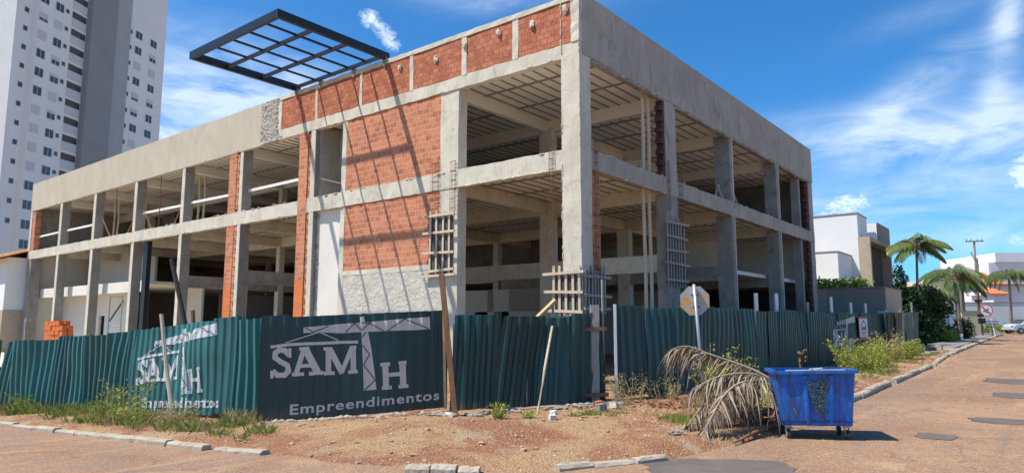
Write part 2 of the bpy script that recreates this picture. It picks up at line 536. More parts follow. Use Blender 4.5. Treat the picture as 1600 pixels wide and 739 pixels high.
M['paint'] = t.done(t.mix(t.math('MULTIPLY', fl, 0.35), (0.60, 0.55, 0.50), (0.20, 0.24, 0.23)), 0.8)
M['paintl'] = mat_mottle('stencil_paint_worn', (0.52, 0.55, 0.55), (0.64, 0.66, 0.66), (0.30, 0.38, 0.38), 4, rough=0.75, spot=0.6)

# ------------------------------------------------------------------ ground, roads, verge
def axis(lo, hi, fine_lo, fine_hi, step):
    a = [fine_lo + step * i for i in range(int((fine_hi - fine_lo) / step) + 1)]
    x, st = fine_lo, step
    L = []
    while x > lo:
        st *= 1.35; x -= st; L.append(max(x, lo))
    x, st = a[-1], step
    H = []
    while x < hi:
        st *= 1.35; x += st; H.append(min(x, hi))
    return L[::-1] + a + H

def grid(ss, ts, zf, keep=None):
    mb = MB()
    idx = {}
    for i, s in enumerate(ss):
        for j, t_ in enumerate(ts):
            p = W(s, t_)
            mb.v.append((p.x, p.y, zf(s, t_)))
    nt = len(ts)
    for i in range(len(ss) - 1):
        for j in range(nt - 1):
            if keep and not keep((ss[i] + ss[i + 1]) / 2, (ts[j] + ts[j + 1]) / 2):
                continue
            a = i * nt + j
            mb.f.append((a, a + nt, a + nt + 1, a + 1))
    return mb

m_dirt = mat_mottle('dry_earth', (0.33, 0.20, 0.11), (0.46, 0.33, 0.20), (0.24, 0.115, 0.06), 0.9, rough=0.98, bump=0.8, bscale=18, spot=0.56, bdist=0.03)

t = NT('gravelly_verge')
big = t.ramp(t.noise(0.5, 5, 0.6, None, 0.8), 0.44, 0.56)
c = t.mix(big, (0.35, 0.145, 0.075), (0.50, 0.315, 0.16))
c = t.mix(t.ramp(t.noise(1.3, 6, 0.7), 0.56, 0.68), c, (0.36, 0.155, 0.085))
c = t.mix(t.math('MULTIPLY', t.ramp(t.noise(0.8, 6, 0.65, t.vec((1.3, 0.8, 1))), 0.56, 0.64), 0.75), c, (0.50, 0.40, 0.27))
c = t.mix(t.math('MULTIPLY', t.ramp(t.noise(3.2, 8, 0.8, None, 0.6), 0.55, 0.66), 0.55), c, (0.22, 0.115, 0.07))
vo = t.new('ShaderNodeTexVoronoi'); vo.inputs['Scale'].default_value = 60
t.l.new(t.tc.outputs['Object'], vo.inputs[0])
vsep = t.new('ShaderNodeSeparateColor'); t.l.new(vo.outputs['Color'], vsep.inputs[0])
c = t.mix(t.math('MULTIPLY', t.ramp(vsep.outputs[0], 0.72, 0.76), 0.5), c, (0.64, 0.48, 0.32))
c = t.mix(t.math('MULTIPLY', t.ramp(vsep.outputs[1], 0.80, 0.84), 0.6), c, (0.26, 0.12, 0.07))
t.bump(t.math('ADD', t.math('MULTIPLY', vo.outputs['Distance'], -0.8), t.math('MULTIPLY', t.noise(7, 8, 0.75), 1.6)), 0.9, 0.04)
M['verge'] = t.done(c, 0.97, 0, 0.1)

t = NT('dusty_asphalt')
big = t.ramp(t.noise(0.22, 6, 0.6, None, 1.2), 0.35, 0.65)
c = t.mix(big, (0.255, 0.145, 0.09), (0.365, 0.225, 0.135))
c = t.mix(t.math('MULTIPLY', t.ramp(t.noise(0.9, 7, 0.7, None, 1.5), 0.52, 0.62), 0.85), c, (0.235, 0.17, 0.125))
c = t.mix(t.math('MULTIPLY', t.ramp(t.noise(0.5, 5, 0.7, t.vec((1, 2.2, 1), rot=(0, 0, 0.9)), 0.8), 0.58, 0.68), 0.6), c, (0.50, 0.32, 0.18))
rv = t.vec((1, 1, 1), rot=(0, 0, -TH))
m2 = t.new('ShaderNodeMapping'); m2.inputs['Scale'].default_value = (0.10, 1.0, 1); t.l.new(rv, m2.inputs[0])
trk = t.ramp(t.noise(0.9, 7, 0.65, m2.outputs[0], 0.6), 0.50, 0.62)
c = t.mix(t.math('MULTIPLY', trk, 0.55), c, (0.22, 0.155, 0.12))
m3 = t.new('ShaderNodeMapping'); m3.inputs['Scale'].default_value = (0.16, 2.2, 1); m3.inputs['Location'].default_value = (4, 7, 0); t.l.new(rv, m3.inputs[0])
c = t.mix(t.math('MULTIPLY', t.ramp(t.noise(0.8, 6, 0.7, m3.outputs[0], 0.5), 0.56, 0.66), 0.6), c, (0.48, 0.285, 0.16))
c = t.mix(t.math('MULTIPLY', t.ramp(t.noise(2.6, 9, 0.8, None, 0.8), 0.56, 0.64), 0.5), c, (0.19, 0.13, 0.10))
vo = t.new('ShaderNodeTexVoronoi'); vo.inputs['Scale'].default_value = 38
t.l.new(t.tc.outputs['Object'], vo.inputs[0])
vsep = t.new('ShaderNodeSeparateColor'); t.l.new(vo.outputs['Color'], vsep.inputs[0])
c = t.mix(t.math('MULTIPLY', t.ramp(vsep.outputs[0], 0.80, 0.83), 0.35), c, (0.48, 0.34, 0.23))
c = t.mix(t.math('MULTIPLY', t.ramp(vsep.outputs[1], 0.80, 0.84), 0.35), c, (0.13, 0.09, 0.07))
cr = t.new('ShaderNodeTexVoronoi', feature='DISTANCE_TO_EDGE'); cr.inputs['Scale'].default_value = 0.55
nv = t.new('ShaderNodeVectorMath', operation='ADD')
t.l.new(t.tc.outputs['Object'], nv.inputs[0])
nz = t.new('ShaderNodeTexNoise'); nz.inputs['Scale'].default_value = 1.4; nz.inputs['Detail'].default_value = 6
t.l.new(t.tc.outputs['Object'], nz.inputs[0]); t.l.new(nz.outputs['Color'], nv.inputs[1]); t.l.new(nv.outputs[0], cr.inputs[0])
crk = t.math('LESS_THAN', cr.outputs['Distance'], 0.006)
c = t.mix(t.math('MULTIPLY', crk, 0.45), c, (0.12, 0.075, 0.055))
t.bump(t.math('ADD', t.math('MULTIPLY', vo.outputs['Distance'], -0.8), t.noise(9, 6, 0.7)), 0.6, 0.02)
M['road'] = t.done(c, 0.93, 0, 0.2)

M['patch'] = mat_mottle('dark_asphalt_patch', (0.12, 0.10, 0.09), (0.17, 0.14, 0.12), (0.20, 0.15, 0.12), 1.5, rough=0.9, bump=0.5, bscale=30, spot=0.6)
M['kerb'] = mat_mottle('limewashed_kerb', (0.36, 0.30, 0.23), (0.48, 0.42, 0.335), (0.27, 0.16, 0.10), 1.6, rough=0.95, bump=0.6, bscale=12, spot=0.56, bdist=0.03)
M['pavement'] = mat_mottle('grey_pavement', (0.20, 0.185, 0.18), (0.27, 0.25, 0.245), (0.34, 0.28, 0.22), 1.0, rough=0.95, bump=0.2)

ss = axis(-900, 2500, -26, 100, 2.0)
ts = axis(-900, 900, -30, 60, 2.0)
g = grid(ss, ts, lambda s, t_: base(s, t_) - 0.06)
struct(g.build('ground', m_dirt, smooth=True), 'bare reddish earth around the site', 'ground')

rs = [-30 + 0.5 * i for i in range(60)] + [0.0 + 0.75 * i for i in range(126)]
rt = [-40 + 1.0 * i for i in range(20)] + [-20 + 0.5 * i for i in range(60)] + [10 + 1.0 * i for i in range(70)]
def on_road(s, t_):
    return (-24 < s < -9) or (-17.5 < t_ < -5.0) or s > 76 and t_ < 30
g = grid(rs, rt, lambda s, t_: base(s, t_), on_road)
struct(g.build('road', M['road'], smooth=True), 'dusty reddish asphalt road with patches', 'road')

m_bounce = mat_mottle('pale_bounce_sheet', (0.52, 0.47, 0.40), (0.64, 0.59, 0.51), (0.42, 0.33, 0.24), 0.8, rough=0.95, bump=0.5)  # unseen pale ground sheets, added to bounce sun onto the ceilings
g = grid([-6.0 + 0.5 * i for i in range(12)], [0.5 + 1.0 * i for i in range(44)], lambda s, t_: 0.0)
struct(g.build('bounce_sheet', m_bounce), 'added pale sheet that bounces sunlight indoors, between the left fence and the building')
g = grid([-1.0 + 1.0 * i for i in range(25)], [-2.6 + 0.5 * i for i in range(6)], lambda s, t_: max(0.0, base(s, t_)) + 0.05)
struct(g.build('bounce_sheet', m_bounce), 'added pale sheet that bounces sunlight indoors, between the right fence and the building')

# outline of the raised verge: signed distance to the kerb line (inside > 0)
KERB = [(-10.2, 60), (-10.2, 0.2), (-10.0, -2.6), (-9.3, -4.4), (-8.3, -5.35), (-6.8, -5.95), (-4.5, -6.25), (1.5, -6.3), (14, -6.1), (24, -5.6), (45, -5.45), (70, -5.4)]
def kerb_dist(s, t_):
    best, sgn = 1e9, 1
    for (a, b) in zip(KERB, KERB[1:]):
        dx, dy = b[0] - a[0], b[1] - a[1]
        L2 = dx * dx + dy * dy
        k = max(0, min(1, ((s - a[0]) * dx + (t_ - a[1]) * dy) / L2))
        px, py = a[0] + dx * k, a[1] + dy * k
        d = math.hypot(s - px, t_ - py)
        if d < best:
            best = d
            sgn = 1 if (dx * (t_ - a[1]) - dy * (s - a[0])) > 0 else -1
    return best * sgn

def verge_z(s, t_):
    d = kerb_dist(s, t_)
    p = W(s, t_)
    n1 = noise.noise(Vector((p.x * 0.55, p.y * 0.55, 1.3)))
    n2 = noise.noise(Vector((p.x * 1.9, p.y * 1.9, 4.3)))
    n3 = noise.noise(Vector((p.x * 5.5, p.y * 5.5, 9.1)))
    corner = smooth(2.5, 0.0, abs(t_ + 2.3) - 1.6) * smooth(-4.5, -6.5, s)    # unkerbed dirt ramp at the corner
    up = 0.11 - 0.05 * corner
    w = 0.25 + 1.0 * corner
    h = up * smooth(-0.05, w, d) - 0.09 * smooth(0.02, -0.3, d)
    amp = smooth(0.0, 0.8, d)
    # a low heap of gravel in front of the lettered fence
    heap = 0.14 * math.exp(-(((s + 7.7) / 1.3) ** 2 + ((t_ + 1.2) / 1.8) ** 2))
    return base(s, t_) + h + amp * (0.045 * n1 + 0.034 * n2 + 0.014 * n3) + heap * smooth(0, 1.2, d)

vs_ = [-10.8 + 0.14 * i for i in range(102)] + [3.5 + 0.35 * i for i in range(76)]
vt_ = [-6.9 + 0.14 * i for i in range(80)] + [4.3 + 0.3 * i for i in range(50)]
g = grid(vs_, vt_, verge_z, lambda s, t_: kerb_dist(s, t_) > -0.35 and (s < 0.6 or t_ < 0.6))
struct(g.build('verge', M['verge'], smooth=True), 'dirt and gravel verge between the road and the green fence', 'verge')

def on_z(s, t_):
    return verge_z(s, t_) if kerb_dist(s, t_) > 0 else base(s, t_)

# kerb stones
kb = MB()
RK = random.Random(3)
def kerb_run(p, q, skip=0.0, h=0.10, w=0.17, L=1.3):
    d = math.hypot(q[0] - p[0], q[1] - p[1])
    ux, uy = (q[0] - p[0]) / d, (q[1] - p[1]) / d
    nx, ny = -uy, ux
    a = 0.0
    while a < d - 0.1:
        l = min(L * RK.uniform(0.75, 1.15), d - a)
        if RK.random() >= skip:
            top = h + RK.uniform(-0.03, 0.02)
            sh = RK.uniform(-0.025, 0.025)
            n = 5
            rows = []
            for i in range(n + 1):
                e = a + 0.012 + (l - 0.024) * i / n
                cs, ct = p[0] + ux * e, p[1] + uy * e
                z0 = base(cs, ct)
                row = []
                for (o, z) in ((-w / 2, -0.08), (-w / 2, top - 0.03), (-w / 2 + 0.035, top), (w / 2 - 0.02, top), (w / 2, -0.08)):
                    oo = o + sh + RK.uniform(-0.008, 0.008)
                    pt = W(cs + nx * oo, ct + ny * oo, z0 + z + RK.uniform(-0.008, 0.008))
                    row.append(len(kb.v)); kb.v.append(tuple(pt))
                rows.append(row)
            for r0, r1 in zip(rows, rows[1:]):
                for j in range(4):
                    kb.f.append((r0[j], r0[j + 1], r1[j + 1], r1[j]))
            kb.f.append(tuple(rows[0][::-1])); kb.f.append(tuple(rows[-1]))
        a += l
kerb_run((-10.2, 34), (-10.2, 0.1))
kerb_run((-10.15, -0.1), (-10.05, -1.2), 0.3, 0.06)
kerb_run((-9.75, -3.7), (-9.25, -4.5), 0.0, 0.09, 0.2, 0.3)
kerb_run((-8.6, -5.1), (-6.9, -5.95), 0.2, 0.05, 0.16, 0.6)
kerb_run((0.5, -6.3), (14, -6.1), 0.12, 0.13, 0.17, 1.0)
kerb_run((14, -6.1), (24, -5.6), 0.3, 0.11, 0.17, 0.9)
kerb_run((24, -5.6), (45, -5.45), 0.05, 0.13, 0.3, 1.0)
kerb_run((45, -5.45), (66, -5.4), 0.05, 0.13, 0.3, 1.0)
kerb_run((66, -5.4), (71, -4.2), 0.0, 0.13, 0.3, 1.0)
struct(kb.build('kerb', M['kerb'], fix=True), 'pale worn kerb stones along the road', 'kerb')

def patch(name, pts, lab, dz=0.006, mat='patch'):
    """flat repair sheet over the road given by its outline in site coordinates"""
    bm = bmesh.new()
    vsx = [bm.verts.new((s, t_, 0)) for s, t_ in pts]
    f = bm.faces.new(vsx)
    bmesh.ops.triangulate(bm, faces=[f])
    for v in bm.verts:
        z = base(v.co.x, v.co.y) + dz
        v.co = W(v.co.x, v.co.y, z)
    bmesh.ops.recalc_face_normals(bm, faces=bm.faces)
    me = bpy.data.meshes.new(name); bm.to_mesh(me); bm.free()
    me.materials.append(M[mat])
    o = bpy.data.objects.new(name, me); COL.objects.link(o)
    return struct(o, lab, 'asphalt patch')

def ragged(cs, ct, rs_, rt_, n=44, rot=0.0, seed=1):
    rr = random.Random(seed)
    out = []
    for i in range(n):
        a = 2 * math.pi * i / n
        e = 5.0
        ca, sa = math.cos(a), math.sin(a)
        k = (abs(ca) ** e + abs(sa) ** e) ** (-1 / e) * rr.uniform(0.88, 1.06)
        x, y = ca * k * rs_, sa * k * rt_
        out.append((cs + x * math.cos(rot) - y * math.sin(rot), ct + x * math.sin(rot) + y * math.cos(rot)))
    return out
patch('asphalt_patch', ragged(-7.55, -6.75, 0.95, 0.9, seed=4, rot=0.5), 'dark asphalt repair in the road in front of the blue container')
patch('asphalt_patch', ragged(-0.6, -9.2, 0.38, 0.62, seed=5, rot=0.15), 'narrow dark asphalt repair in the road, nearest of the three at right')
patch('asphalt_patch', ragged(4.4, -9.6, 0.75, 1.0, seed=6), 'middle one of the three dark asphalt repairs at right')
patch('asphalt_patch', ragged(8.9, -9.4, 1.0, 1.3, seed=8), 'dark asphalt repair in the road, farthest of the three at right')
patch('asphalt_patch', ragged(-3.0, -8.35, 0.3, 0.28, seed=9), 'small sunken dark spot in the road right of the blue container')

# pavement and lawn farther up the right-hand street
g = grid([27 + 1.0 * i for i in range(43)], [-5.25 + 0.25 * i for i in range(8)], lambda s, t_: base(s, t_) + 0.12)
struct(g.build('pavement', M['pavement']), 'grey pavement beside the lawn up the street', 'pavement')
g = grid([27 + 1.0 * i for i in range(43)], [-3.45 + 0.5 * i for i in range(20)], lambda s, t_: base(s, t_) + 0.10)
M['lawn'] = mat_mottle('lawn_turf', (0.055, 0.13, 0.02), (0.10, 0.21, 0.03), (0.14, 0.20, 0.05), 3, rough=0.95, bump=0.8, bscale=30)
struct(g.build('lawn_ground', M['lawn']), 'bright green lawn between pavement and white wall', 'lawn')

# ------------------------------------------------------------------ building under construction
B = thing('unfinished_building', (CX, CY, 0), 'unfinished two storey concrete and brick building with open bays behind the green fence', 'building', rz=TH)
RB = random.Random(11)
def part(name, mat, *boxes, rough=0.0, seg=0.35, parent=B):
    if name in ('partition_wall', 'edge_strip', 'end_wall') and len(boxes) > 1:
        return [part(name, mat, b, rough=rough, seg=seg, parent=parent) for b in boxes][-1]
    mb = MB()
    for b in boxes:
        if rough:
            mb.rbox(*b, seg=seg, amp=rough, rnd=RB)
        else:
            mb.box(*b)
    return mb.build(name, M[mat], parent, fix=bool(rough))

LT, RS = 43.5, 23.1
TC = [17.43, 22.59, 27.73, 33.0, 38.12]            # left facade columns (t)
SCOL = [5.45, 11.3, 17.15]                          # rows inside (s)
part('ground_slab', 'conc', (0.3, RS - 0.02, 0.3, LT - 0.02, -0.3, 0.06))
# slabs with their joists
for nm, z in (('floor_slab', 6.37), ('roof_slab', 9.52)):
    sl = part(nm, 'soffit', (0.16, RS - 0.2, 0.16, LT - 0.2, z, z + 0.2 if nm == 'floor_slab' else z + 0.3))
    rb = MB()
    n = int(LT / 0.43)
    for i in range(n):
        y = 0.45 + i * 0.43
        if y > LT - 0.4: break
        rb.box(0.2, RS - 0.3, y - 0.031, y + 0.031, z - 0.022, z + 0.01)
    for x in (1.6, 3.42, 7.2, 9.1, 13.2, 15.1, 19.0, 21.0):
        rb.box(x - 0.05, x + 0.05, 0.2, LT - 0.3, z - 0.034, z + 0.008)
    rb.build('joist_pattern', M['rib'], sl)
# columns of the left facade
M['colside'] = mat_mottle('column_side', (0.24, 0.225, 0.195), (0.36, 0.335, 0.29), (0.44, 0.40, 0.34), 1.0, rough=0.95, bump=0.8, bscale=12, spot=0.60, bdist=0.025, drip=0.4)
def col(x0, x1, y0, y1, z0, z1, mat='conc', a=0.007):
    return part('column', mat, (x0, x1, y0, y1, z0, z1), rough=a, seg=0.5)
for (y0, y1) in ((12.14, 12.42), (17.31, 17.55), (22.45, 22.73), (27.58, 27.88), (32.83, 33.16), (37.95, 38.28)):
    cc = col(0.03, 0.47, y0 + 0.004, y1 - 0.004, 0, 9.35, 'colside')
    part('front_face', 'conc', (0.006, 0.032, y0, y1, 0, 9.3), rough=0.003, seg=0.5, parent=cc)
col(0.022, 0.47, 10.24, 10.49, 0, 9.35)
col(0.02, 0.42, 4.60, 5.39, 0, 9.35)
col(-0.012, 0.56, -0.012, 0.60, 0, 9.33)
col(0.02, 0.6, 42.75, 43.45, 0, 6.04, 'concrough')
part('end_brick_pier', 'brick_t', (0.03, 0.35, 42.62, 43.2, 6.58, 9.24))
part('corner_strip', 'conc', (0.0, 0.3, 43.2, 43.5, 6.58, 9.24))
# right facade columns
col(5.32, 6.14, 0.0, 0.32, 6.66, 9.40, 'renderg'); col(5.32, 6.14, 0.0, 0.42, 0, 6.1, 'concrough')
part('toothed_brick', 'brick_shade', *[(5.06 + (0.10 if i % 2 else 0), 5.31, 0.03, 0.25, 6.66 + i * 0.19, 6.66 + i * 0.19 + 0.165) for i in range(14)])
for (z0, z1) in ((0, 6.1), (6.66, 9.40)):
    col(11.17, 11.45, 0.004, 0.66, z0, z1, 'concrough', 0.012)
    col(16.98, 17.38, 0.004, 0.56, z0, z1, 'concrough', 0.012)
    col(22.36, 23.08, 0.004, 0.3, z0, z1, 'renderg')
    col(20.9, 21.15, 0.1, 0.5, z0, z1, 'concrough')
    part('toothed_brick', 'brick_shade', *[(21.8 + (0.2 if i % 2 else 0), 22.34, 0.03, 0.2, z0 + i * 0.19, z0 + i * 0.19 + 0.165) for i in range(14 if z0 else 32)])
for (y0, y1) in ((11.450, 11.47),):
    part('edge_strip', 'conc', (11.40, 11.49, -0.01, 0.05, 0.1, 6.08), (11.40, 11.49, -0.01, 0.05, 6.68, 9.38), (17.33, 17.42, -0.01, 0.05, 0.1, 6.08), (17.33, 17.42, -0.01, 0.05, 6.68, 9.38))
part('side_brick', 'brick_s', (0.565, 1.02, 0.012, 0.3, 3.1, 6.08))
# inner columns
for sx in SCOL:
    for ty in [4.95, 12.3] + TC:
        w = 0.16 if ty > 5 else 0.30
        for (z0, z1) in ((0.06, 6.0), (6.57, 9.2)):
            col(sx - 0.16, sx + 0.16, ty - w, ty + w, z0, z1, 'conc')
# perimeter beams
def beam(mat, *b, a=0.012):
    return part('beam', mat, b, rough=a, seg=0.3)
beam('conc', -0.004, 0.22, 0.58, 5.3, 6.06, 6.62)
beam('conc', -0.004, 0.22, 5.3, 12.55, 6.05, 6.60)
beam('conc', -0.004, 0.22, 12.55, 43.5, 6.03, 6.57)
beam('conc', -0.008, 0.24, 0.0, 14.8, 9.28, 9.68, a=0.014)
part('parapet', 'render', (-0.012, 0.15, 15.85, 43.5, 9.25, 11.10), rough=0.005, seg=0.6)
part('parapet_coping', 'conc', (-0.03, 0.17, 0.2, 15.9, 10.94, 11.10), rough=0.012)
part('parapet_brick_wall', 'brick_up', (0.0, 0.14, 0.24, 14.75, 9.69, 10.94))
for (y0, y1) in ((14.5, 14.76), (12.08, 12.22), (9.40, 9.54), (6.70, 6.88), (4.24, 4.46), (2.15, 2.38), (0.0, 0.24)):
    part('parapet_post', 'conc', (-0.012, 0.15, y0, y1, 9.67, 10.95), rough=0.01, seg=0.25)
# lumpy cement between the rendered and the bare parapet
rb = MB()
NZ, NY = 26, 14
for i in range(NZ + 1):
    for j in range(NY + 1):
        z = 9.26 + (11.08 - 9.26) * i / NZ
        y = 14.77 + (15.93 - 14.77) * j / NY
        if j == 0: y -= 0.10 * RB.random() + (0.35 if 4 > i > 0 else 0)
        rb.v.append((-0.02 - 0.10 * abs(noise.noise(Vector((y * 5, z * 5, 2)))) - 0.02 * RB.random() + (0.05 if j in (0,) else 0), y, z))
for i in range(NZ):
    for j in range(NY):
        a = i * (NY + 1) + j
        rb.f.append((a, a + 1, a + NY + 2, a + NY + 1))
rb.box(0.0, 0.14, 14.76, 15.86, 9.27, 11.06)
rb.build('rough_cement_patch', M['rubblecem'], B, smooth=False, fix=True)
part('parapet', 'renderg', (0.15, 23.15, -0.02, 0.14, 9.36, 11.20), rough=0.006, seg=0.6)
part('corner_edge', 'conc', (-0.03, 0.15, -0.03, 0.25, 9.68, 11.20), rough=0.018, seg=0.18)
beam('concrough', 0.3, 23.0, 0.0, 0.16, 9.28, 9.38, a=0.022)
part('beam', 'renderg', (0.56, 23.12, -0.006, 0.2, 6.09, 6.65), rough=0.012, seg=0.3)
# thin broken mortar line left by the slab forms
rb = MB()
for i in range(110):
    y = RB.uniform(0.7, 14.8) if i < 50 else RB.uniform(15, 43)
    rb.lump((-0.01, y, RB.choice((6.60, 6.06, 9.30)) + RB.uniform(-0.015, 0.01)), RB.uniform(0.015, 0.035), RB.uniform(0.04, 0.16), RB.uniform(0.012, 0.03), RB)
for i in range(130):
    x = RB.uniform(0.7, 22.8)
    rb.lump((x, 0.0, RB.choice((6.65, 6.64, 6.10, 9.33)) + RB.uniform(-0.015, 0.015)), RB.uniform(0.04, 0.16), RB.uniform(0.015, 0.03), RB.uniform(0.012, 0.035), RB)
for i in range(60):
    rb.lump((-0.015, RB.choice((0.6, 0.0)) + RB.uniform(-0.01, 0.01), RB.uniform(1, 11)), 0.015, 0.02, RB.uniform(0.05, 0.15), RB)
rb.build('mortar_crumbs', M['conc'], B)['kind'] = 'stuff'
# brick panels and plaster of the left facade
part('brick_wall', 'brick_t', (0.03, 0.17, 5.38, 10.25, 6.60, 9.29))
part('brick_wall', 'brick_t', (0.03, 0.17, 5.38, 10.25, 3.66, 6.06))
part('wall_strip', 'conc', (0.012, 0.17, 5.38, 10.25, 3.50, 3.67), rough=0.01)
part('spatter_dashed_wall', 'chapisco', (0.02, 0.17, 5.38, 10.25, 0.0, 3.51))
for (z0, z1, m_) in ((0.0, 3.42, 'brick_big'), (3.42, 6.04, 'brick_t'), (6.57, 9.26, 'brick_t')):
    part('brick_pilaster', m_, (-0.002, 0.16, 17.80, 18.40, z0, z1))
for (z0, z1, m_) in ((0.0, 3.42, 'brick_big'), (3.42, 9.27, 'brick_t')):
    part('brick_pilaster', m_, (-0.02, 0.14, 12.58, 13.14, z0, z1))
# toothed edge of the pilasters
tb = [MB(), MB(), MB()]
for i in range(48):
    z = 0.05 + i * 0.19
    for y, mm in ((12.44, tb[0]), (17.58, tb[1] if z < 6.0 else tb[2])):
        if not (y > 15 and 6.0 < z < 6.6):
            mm.box(0.02, 0.15, y + (0.05 if i % 2 else 0.0), y + 0.24, z, z + (0.16 if i % 2 else 0.19))
for mm in tb: mm.build('toothed_brick', M['brick_t'], B)
# the narrow bay with the grey recess
part('recess_wall', 'renderg', (1.05, 1.15, 10.45, 12.2, 6.5, 9.4), (0.2, 1.05, 12.0, 12.14, 6.56, 9.4), (0.4, 1.05, 10.49, 10.56, 6.56, 9.4))
part('plastered_panel', 'plaster', (0.22, 0.34, 10.49, 12.14, 0.0, 6.04))
mb = MB(); mb.tube([(0.1, 12.0, 7.35), (0.3, 10.6, 6.95)], 0.02); mb.build('tie_rod', M['woodgrey'], B)
mb = MB()
for i in range(40):
    mb.lump((0.20, 12.12 - RB.uniform(0, 0.10), RB.uniform(0.5, 6)), 0.03, RB.uniform(0.03, 0.09), RB.uniform(0.03, 0.12), RB)
mb.build('plaster_edge', M['rubblecem'], B)['kind'] = 'stuff'
# inner beams below the slabs
def inner(mat, *b):
    return part('inner_beam', mat, b, rough=0.006, seg=0.8)
for (z0, z1) in ((5.88, 6.36), (9.06, 9.52)):
    for sx in SCOL:
        inner('plaster' if z0 > 6 else 'conc', sx - 0.1, sx + 0.1, 0.17, LT - 0.3, z0, z1)
    for ty in [4.95, 12.3] + TC:
        inner('plaster' if z0 > 6 else 'conc', 0.23, 17.3, ty - 0.1, ty + 0.1, z0 + 0.012, z1 - 0.01)
# mezzanine
inner('tan' if False else 'conc', 5.35, 5.55, 0.33, 10, 3.5, 4.08)
inner('concrough', 11.2, 11.4, 0.66, 12, 3.5, 4.08)
inner('concrough', 17.05, 17.25, 0.56, 16, 3.5, 4.08)
for ty in (17.43, 22.59):
    inner('concrough', 0.47, 11.0, ty - 0.1, ty + 0.1, 3.5, 4.08)
inner('plaster', 0.72, 0.9, 27.9, 43.0, 3.5, 4.08)
part('mezzanine_floor', 'soffit', (0.9, 11.3, 27.9, 43.1, 3.90, 4.06), (11.4, 22.8, 0.7, 40, 3.90, 4.06))
# inner walls
part('partition_wall', 'plaster', (11.0, 11.14, 8.5, 11.32, 0.06, 3.5), (11.0, 11.14, 12.30, 12.70, 0.06, 3.5), (11.0, 11.14, 13.6, 22.4, 0.06, 3.5), (11.0, 11.14, 8.5, 13.6, 2.4, 3.49))
part('partition_wall', 'plaster', (11.0, 11.14, 23.6, 27.6, 0.06, 3.5), (11.0, 11.14, 22.4, 23.6, 2.3, 3.49), (4.0, 4.12, 27.9, 30.6, 0.06, 3.9), (2.2, 2.34, 33.2, 36.2, 0.06, 3.9), (2.2, 2.34, 37.0, 43.0, 0.06, 3.9), (2.2, 2.34, 36.2, 37.0, 2.3, 3.89))
part('partition_wall', 'plaster', (3.6, 3.74, 33.0, 43.0, 4.06, 6.35))
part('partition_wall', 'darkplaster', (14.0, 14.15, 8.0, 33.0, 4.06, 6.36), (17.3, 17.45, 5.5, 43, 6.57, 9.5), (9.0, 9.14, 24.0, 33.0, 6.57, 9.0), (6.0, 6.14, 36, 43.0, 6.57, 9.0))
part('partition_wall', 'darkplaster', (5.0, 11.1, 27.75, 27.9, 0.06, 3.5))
part('partition_wall', 'plaster', (17.2, 17.34, 2.7, 12, 4.08, 6.3), (17.2, 17.34, 4.2, 12, 0.06, 3.5))
# enclosing walls
part('end_wall', 'plaster', (0.6, RS, LT - 0.18, LT - 0.02, 0.0, 6.37))
part('end_wall', 'concrough', (0.36, RS, LT - 0.18, LT - 0.02, 6.37, 11.0))
part('end_wall', 'plaster', (RS - 0.2, RS - 0.02, 0.31, LT - 0.2, 3.9, 6.37))
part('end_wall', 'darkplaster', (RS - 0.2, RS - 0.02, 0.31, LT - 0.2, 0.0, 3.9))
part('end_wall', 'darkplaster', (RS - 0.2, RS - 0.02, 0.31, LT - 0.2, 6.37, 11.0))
part('end_wall_band', 'concrough', (RS - 0.24, RS - 0.19, 0.31, 16, 3.5, 4.06))
part('room_shade_sheet', 'void', (19.5, 19.6, 0.8, 16, 0.06, 3.5))  # near-black sheet painting the darkness of the unlit room
# black steel column and rails across the upper bays
part('steel_column', 'blackmetal', (0.25, 0.47, 26.5, 26.92, 0.06, 6.02))
for (y0, y1) in ((38.3, 43.0), (33.2, 37.9), (22.8, 27.5), (18.45, 22.4), (13.2, 17.3)):
    mb = MB()
    mb.bar((0.33, y0, 7.50 + RB.uniform(0, .08)), (0.33, y1, 7.50 + RB.uniform(0, .08)), 0.04, 0.11)
    mb.build('guard_rail', M['white'], B)
# reinforcement stubs
def rebar(pts):
    mb = MB()
    for p in pts:
        mb.tube(p, 0.006, 4)
    return mb.build('rebar', M['rust'], B)
def cage(x, y, z0, z1, w=0.1, d=0.1):
    ps = [[(x + a * w + RB.uniform(-.01, .01), y + b * d, z0), (x + a * w, y + b * d + RB.uniform(-.015, .015), z1)] for a in (-1, 1) for b in (-1, 1)]
    z = z0 + .1
    while z < z1:
        ps.append([(x - w, y - d, z), (x + w, y - d, z), (x + w, y + d, z), (x - w, y + d, z), (x - w, y - d, z)])
        z += 0.3
    rebar(ps)
cage(-0.05, 5.55, 5.35, 7.15, 0.03, 0.14); cage(-0.05, 4.75, 5.3, 6.9, 0.03, 0.10)
cage(-0.06, 0.95, 3.3, 6.95, 0.02, 0.07); cage(0.75, -0.05, 3.2, 7.0, 0.08, 0.02)
cage(5.4, -0.06, 5.5, 7.25, 0.05, 0.02); cage(6.3, -0.06, 5.2, 7.0, 0.10, 0.02)
cage(0.1, 17.95, 5.9, 6.75, 0.05, 0.12)
# cement lumps hanging from the parapet holes
for y, z in ((7.35, 10.62), (5.6, 10.5), (4.3, 10.62), (2.9, 10.66), (1.6, 10.58), (0.42, 10.72)):
    mb = MB()
    mb.lump((-0.03, y, z), 0.07, 0.09, 0.13, RB, 0.4, 1)
    mb.lump((-0.02, y + 0.04, z + 0.07), 0.06, 0.09, 0.07, RB, 0.35)
    mb.build('cement_lump', M['conc'], B)
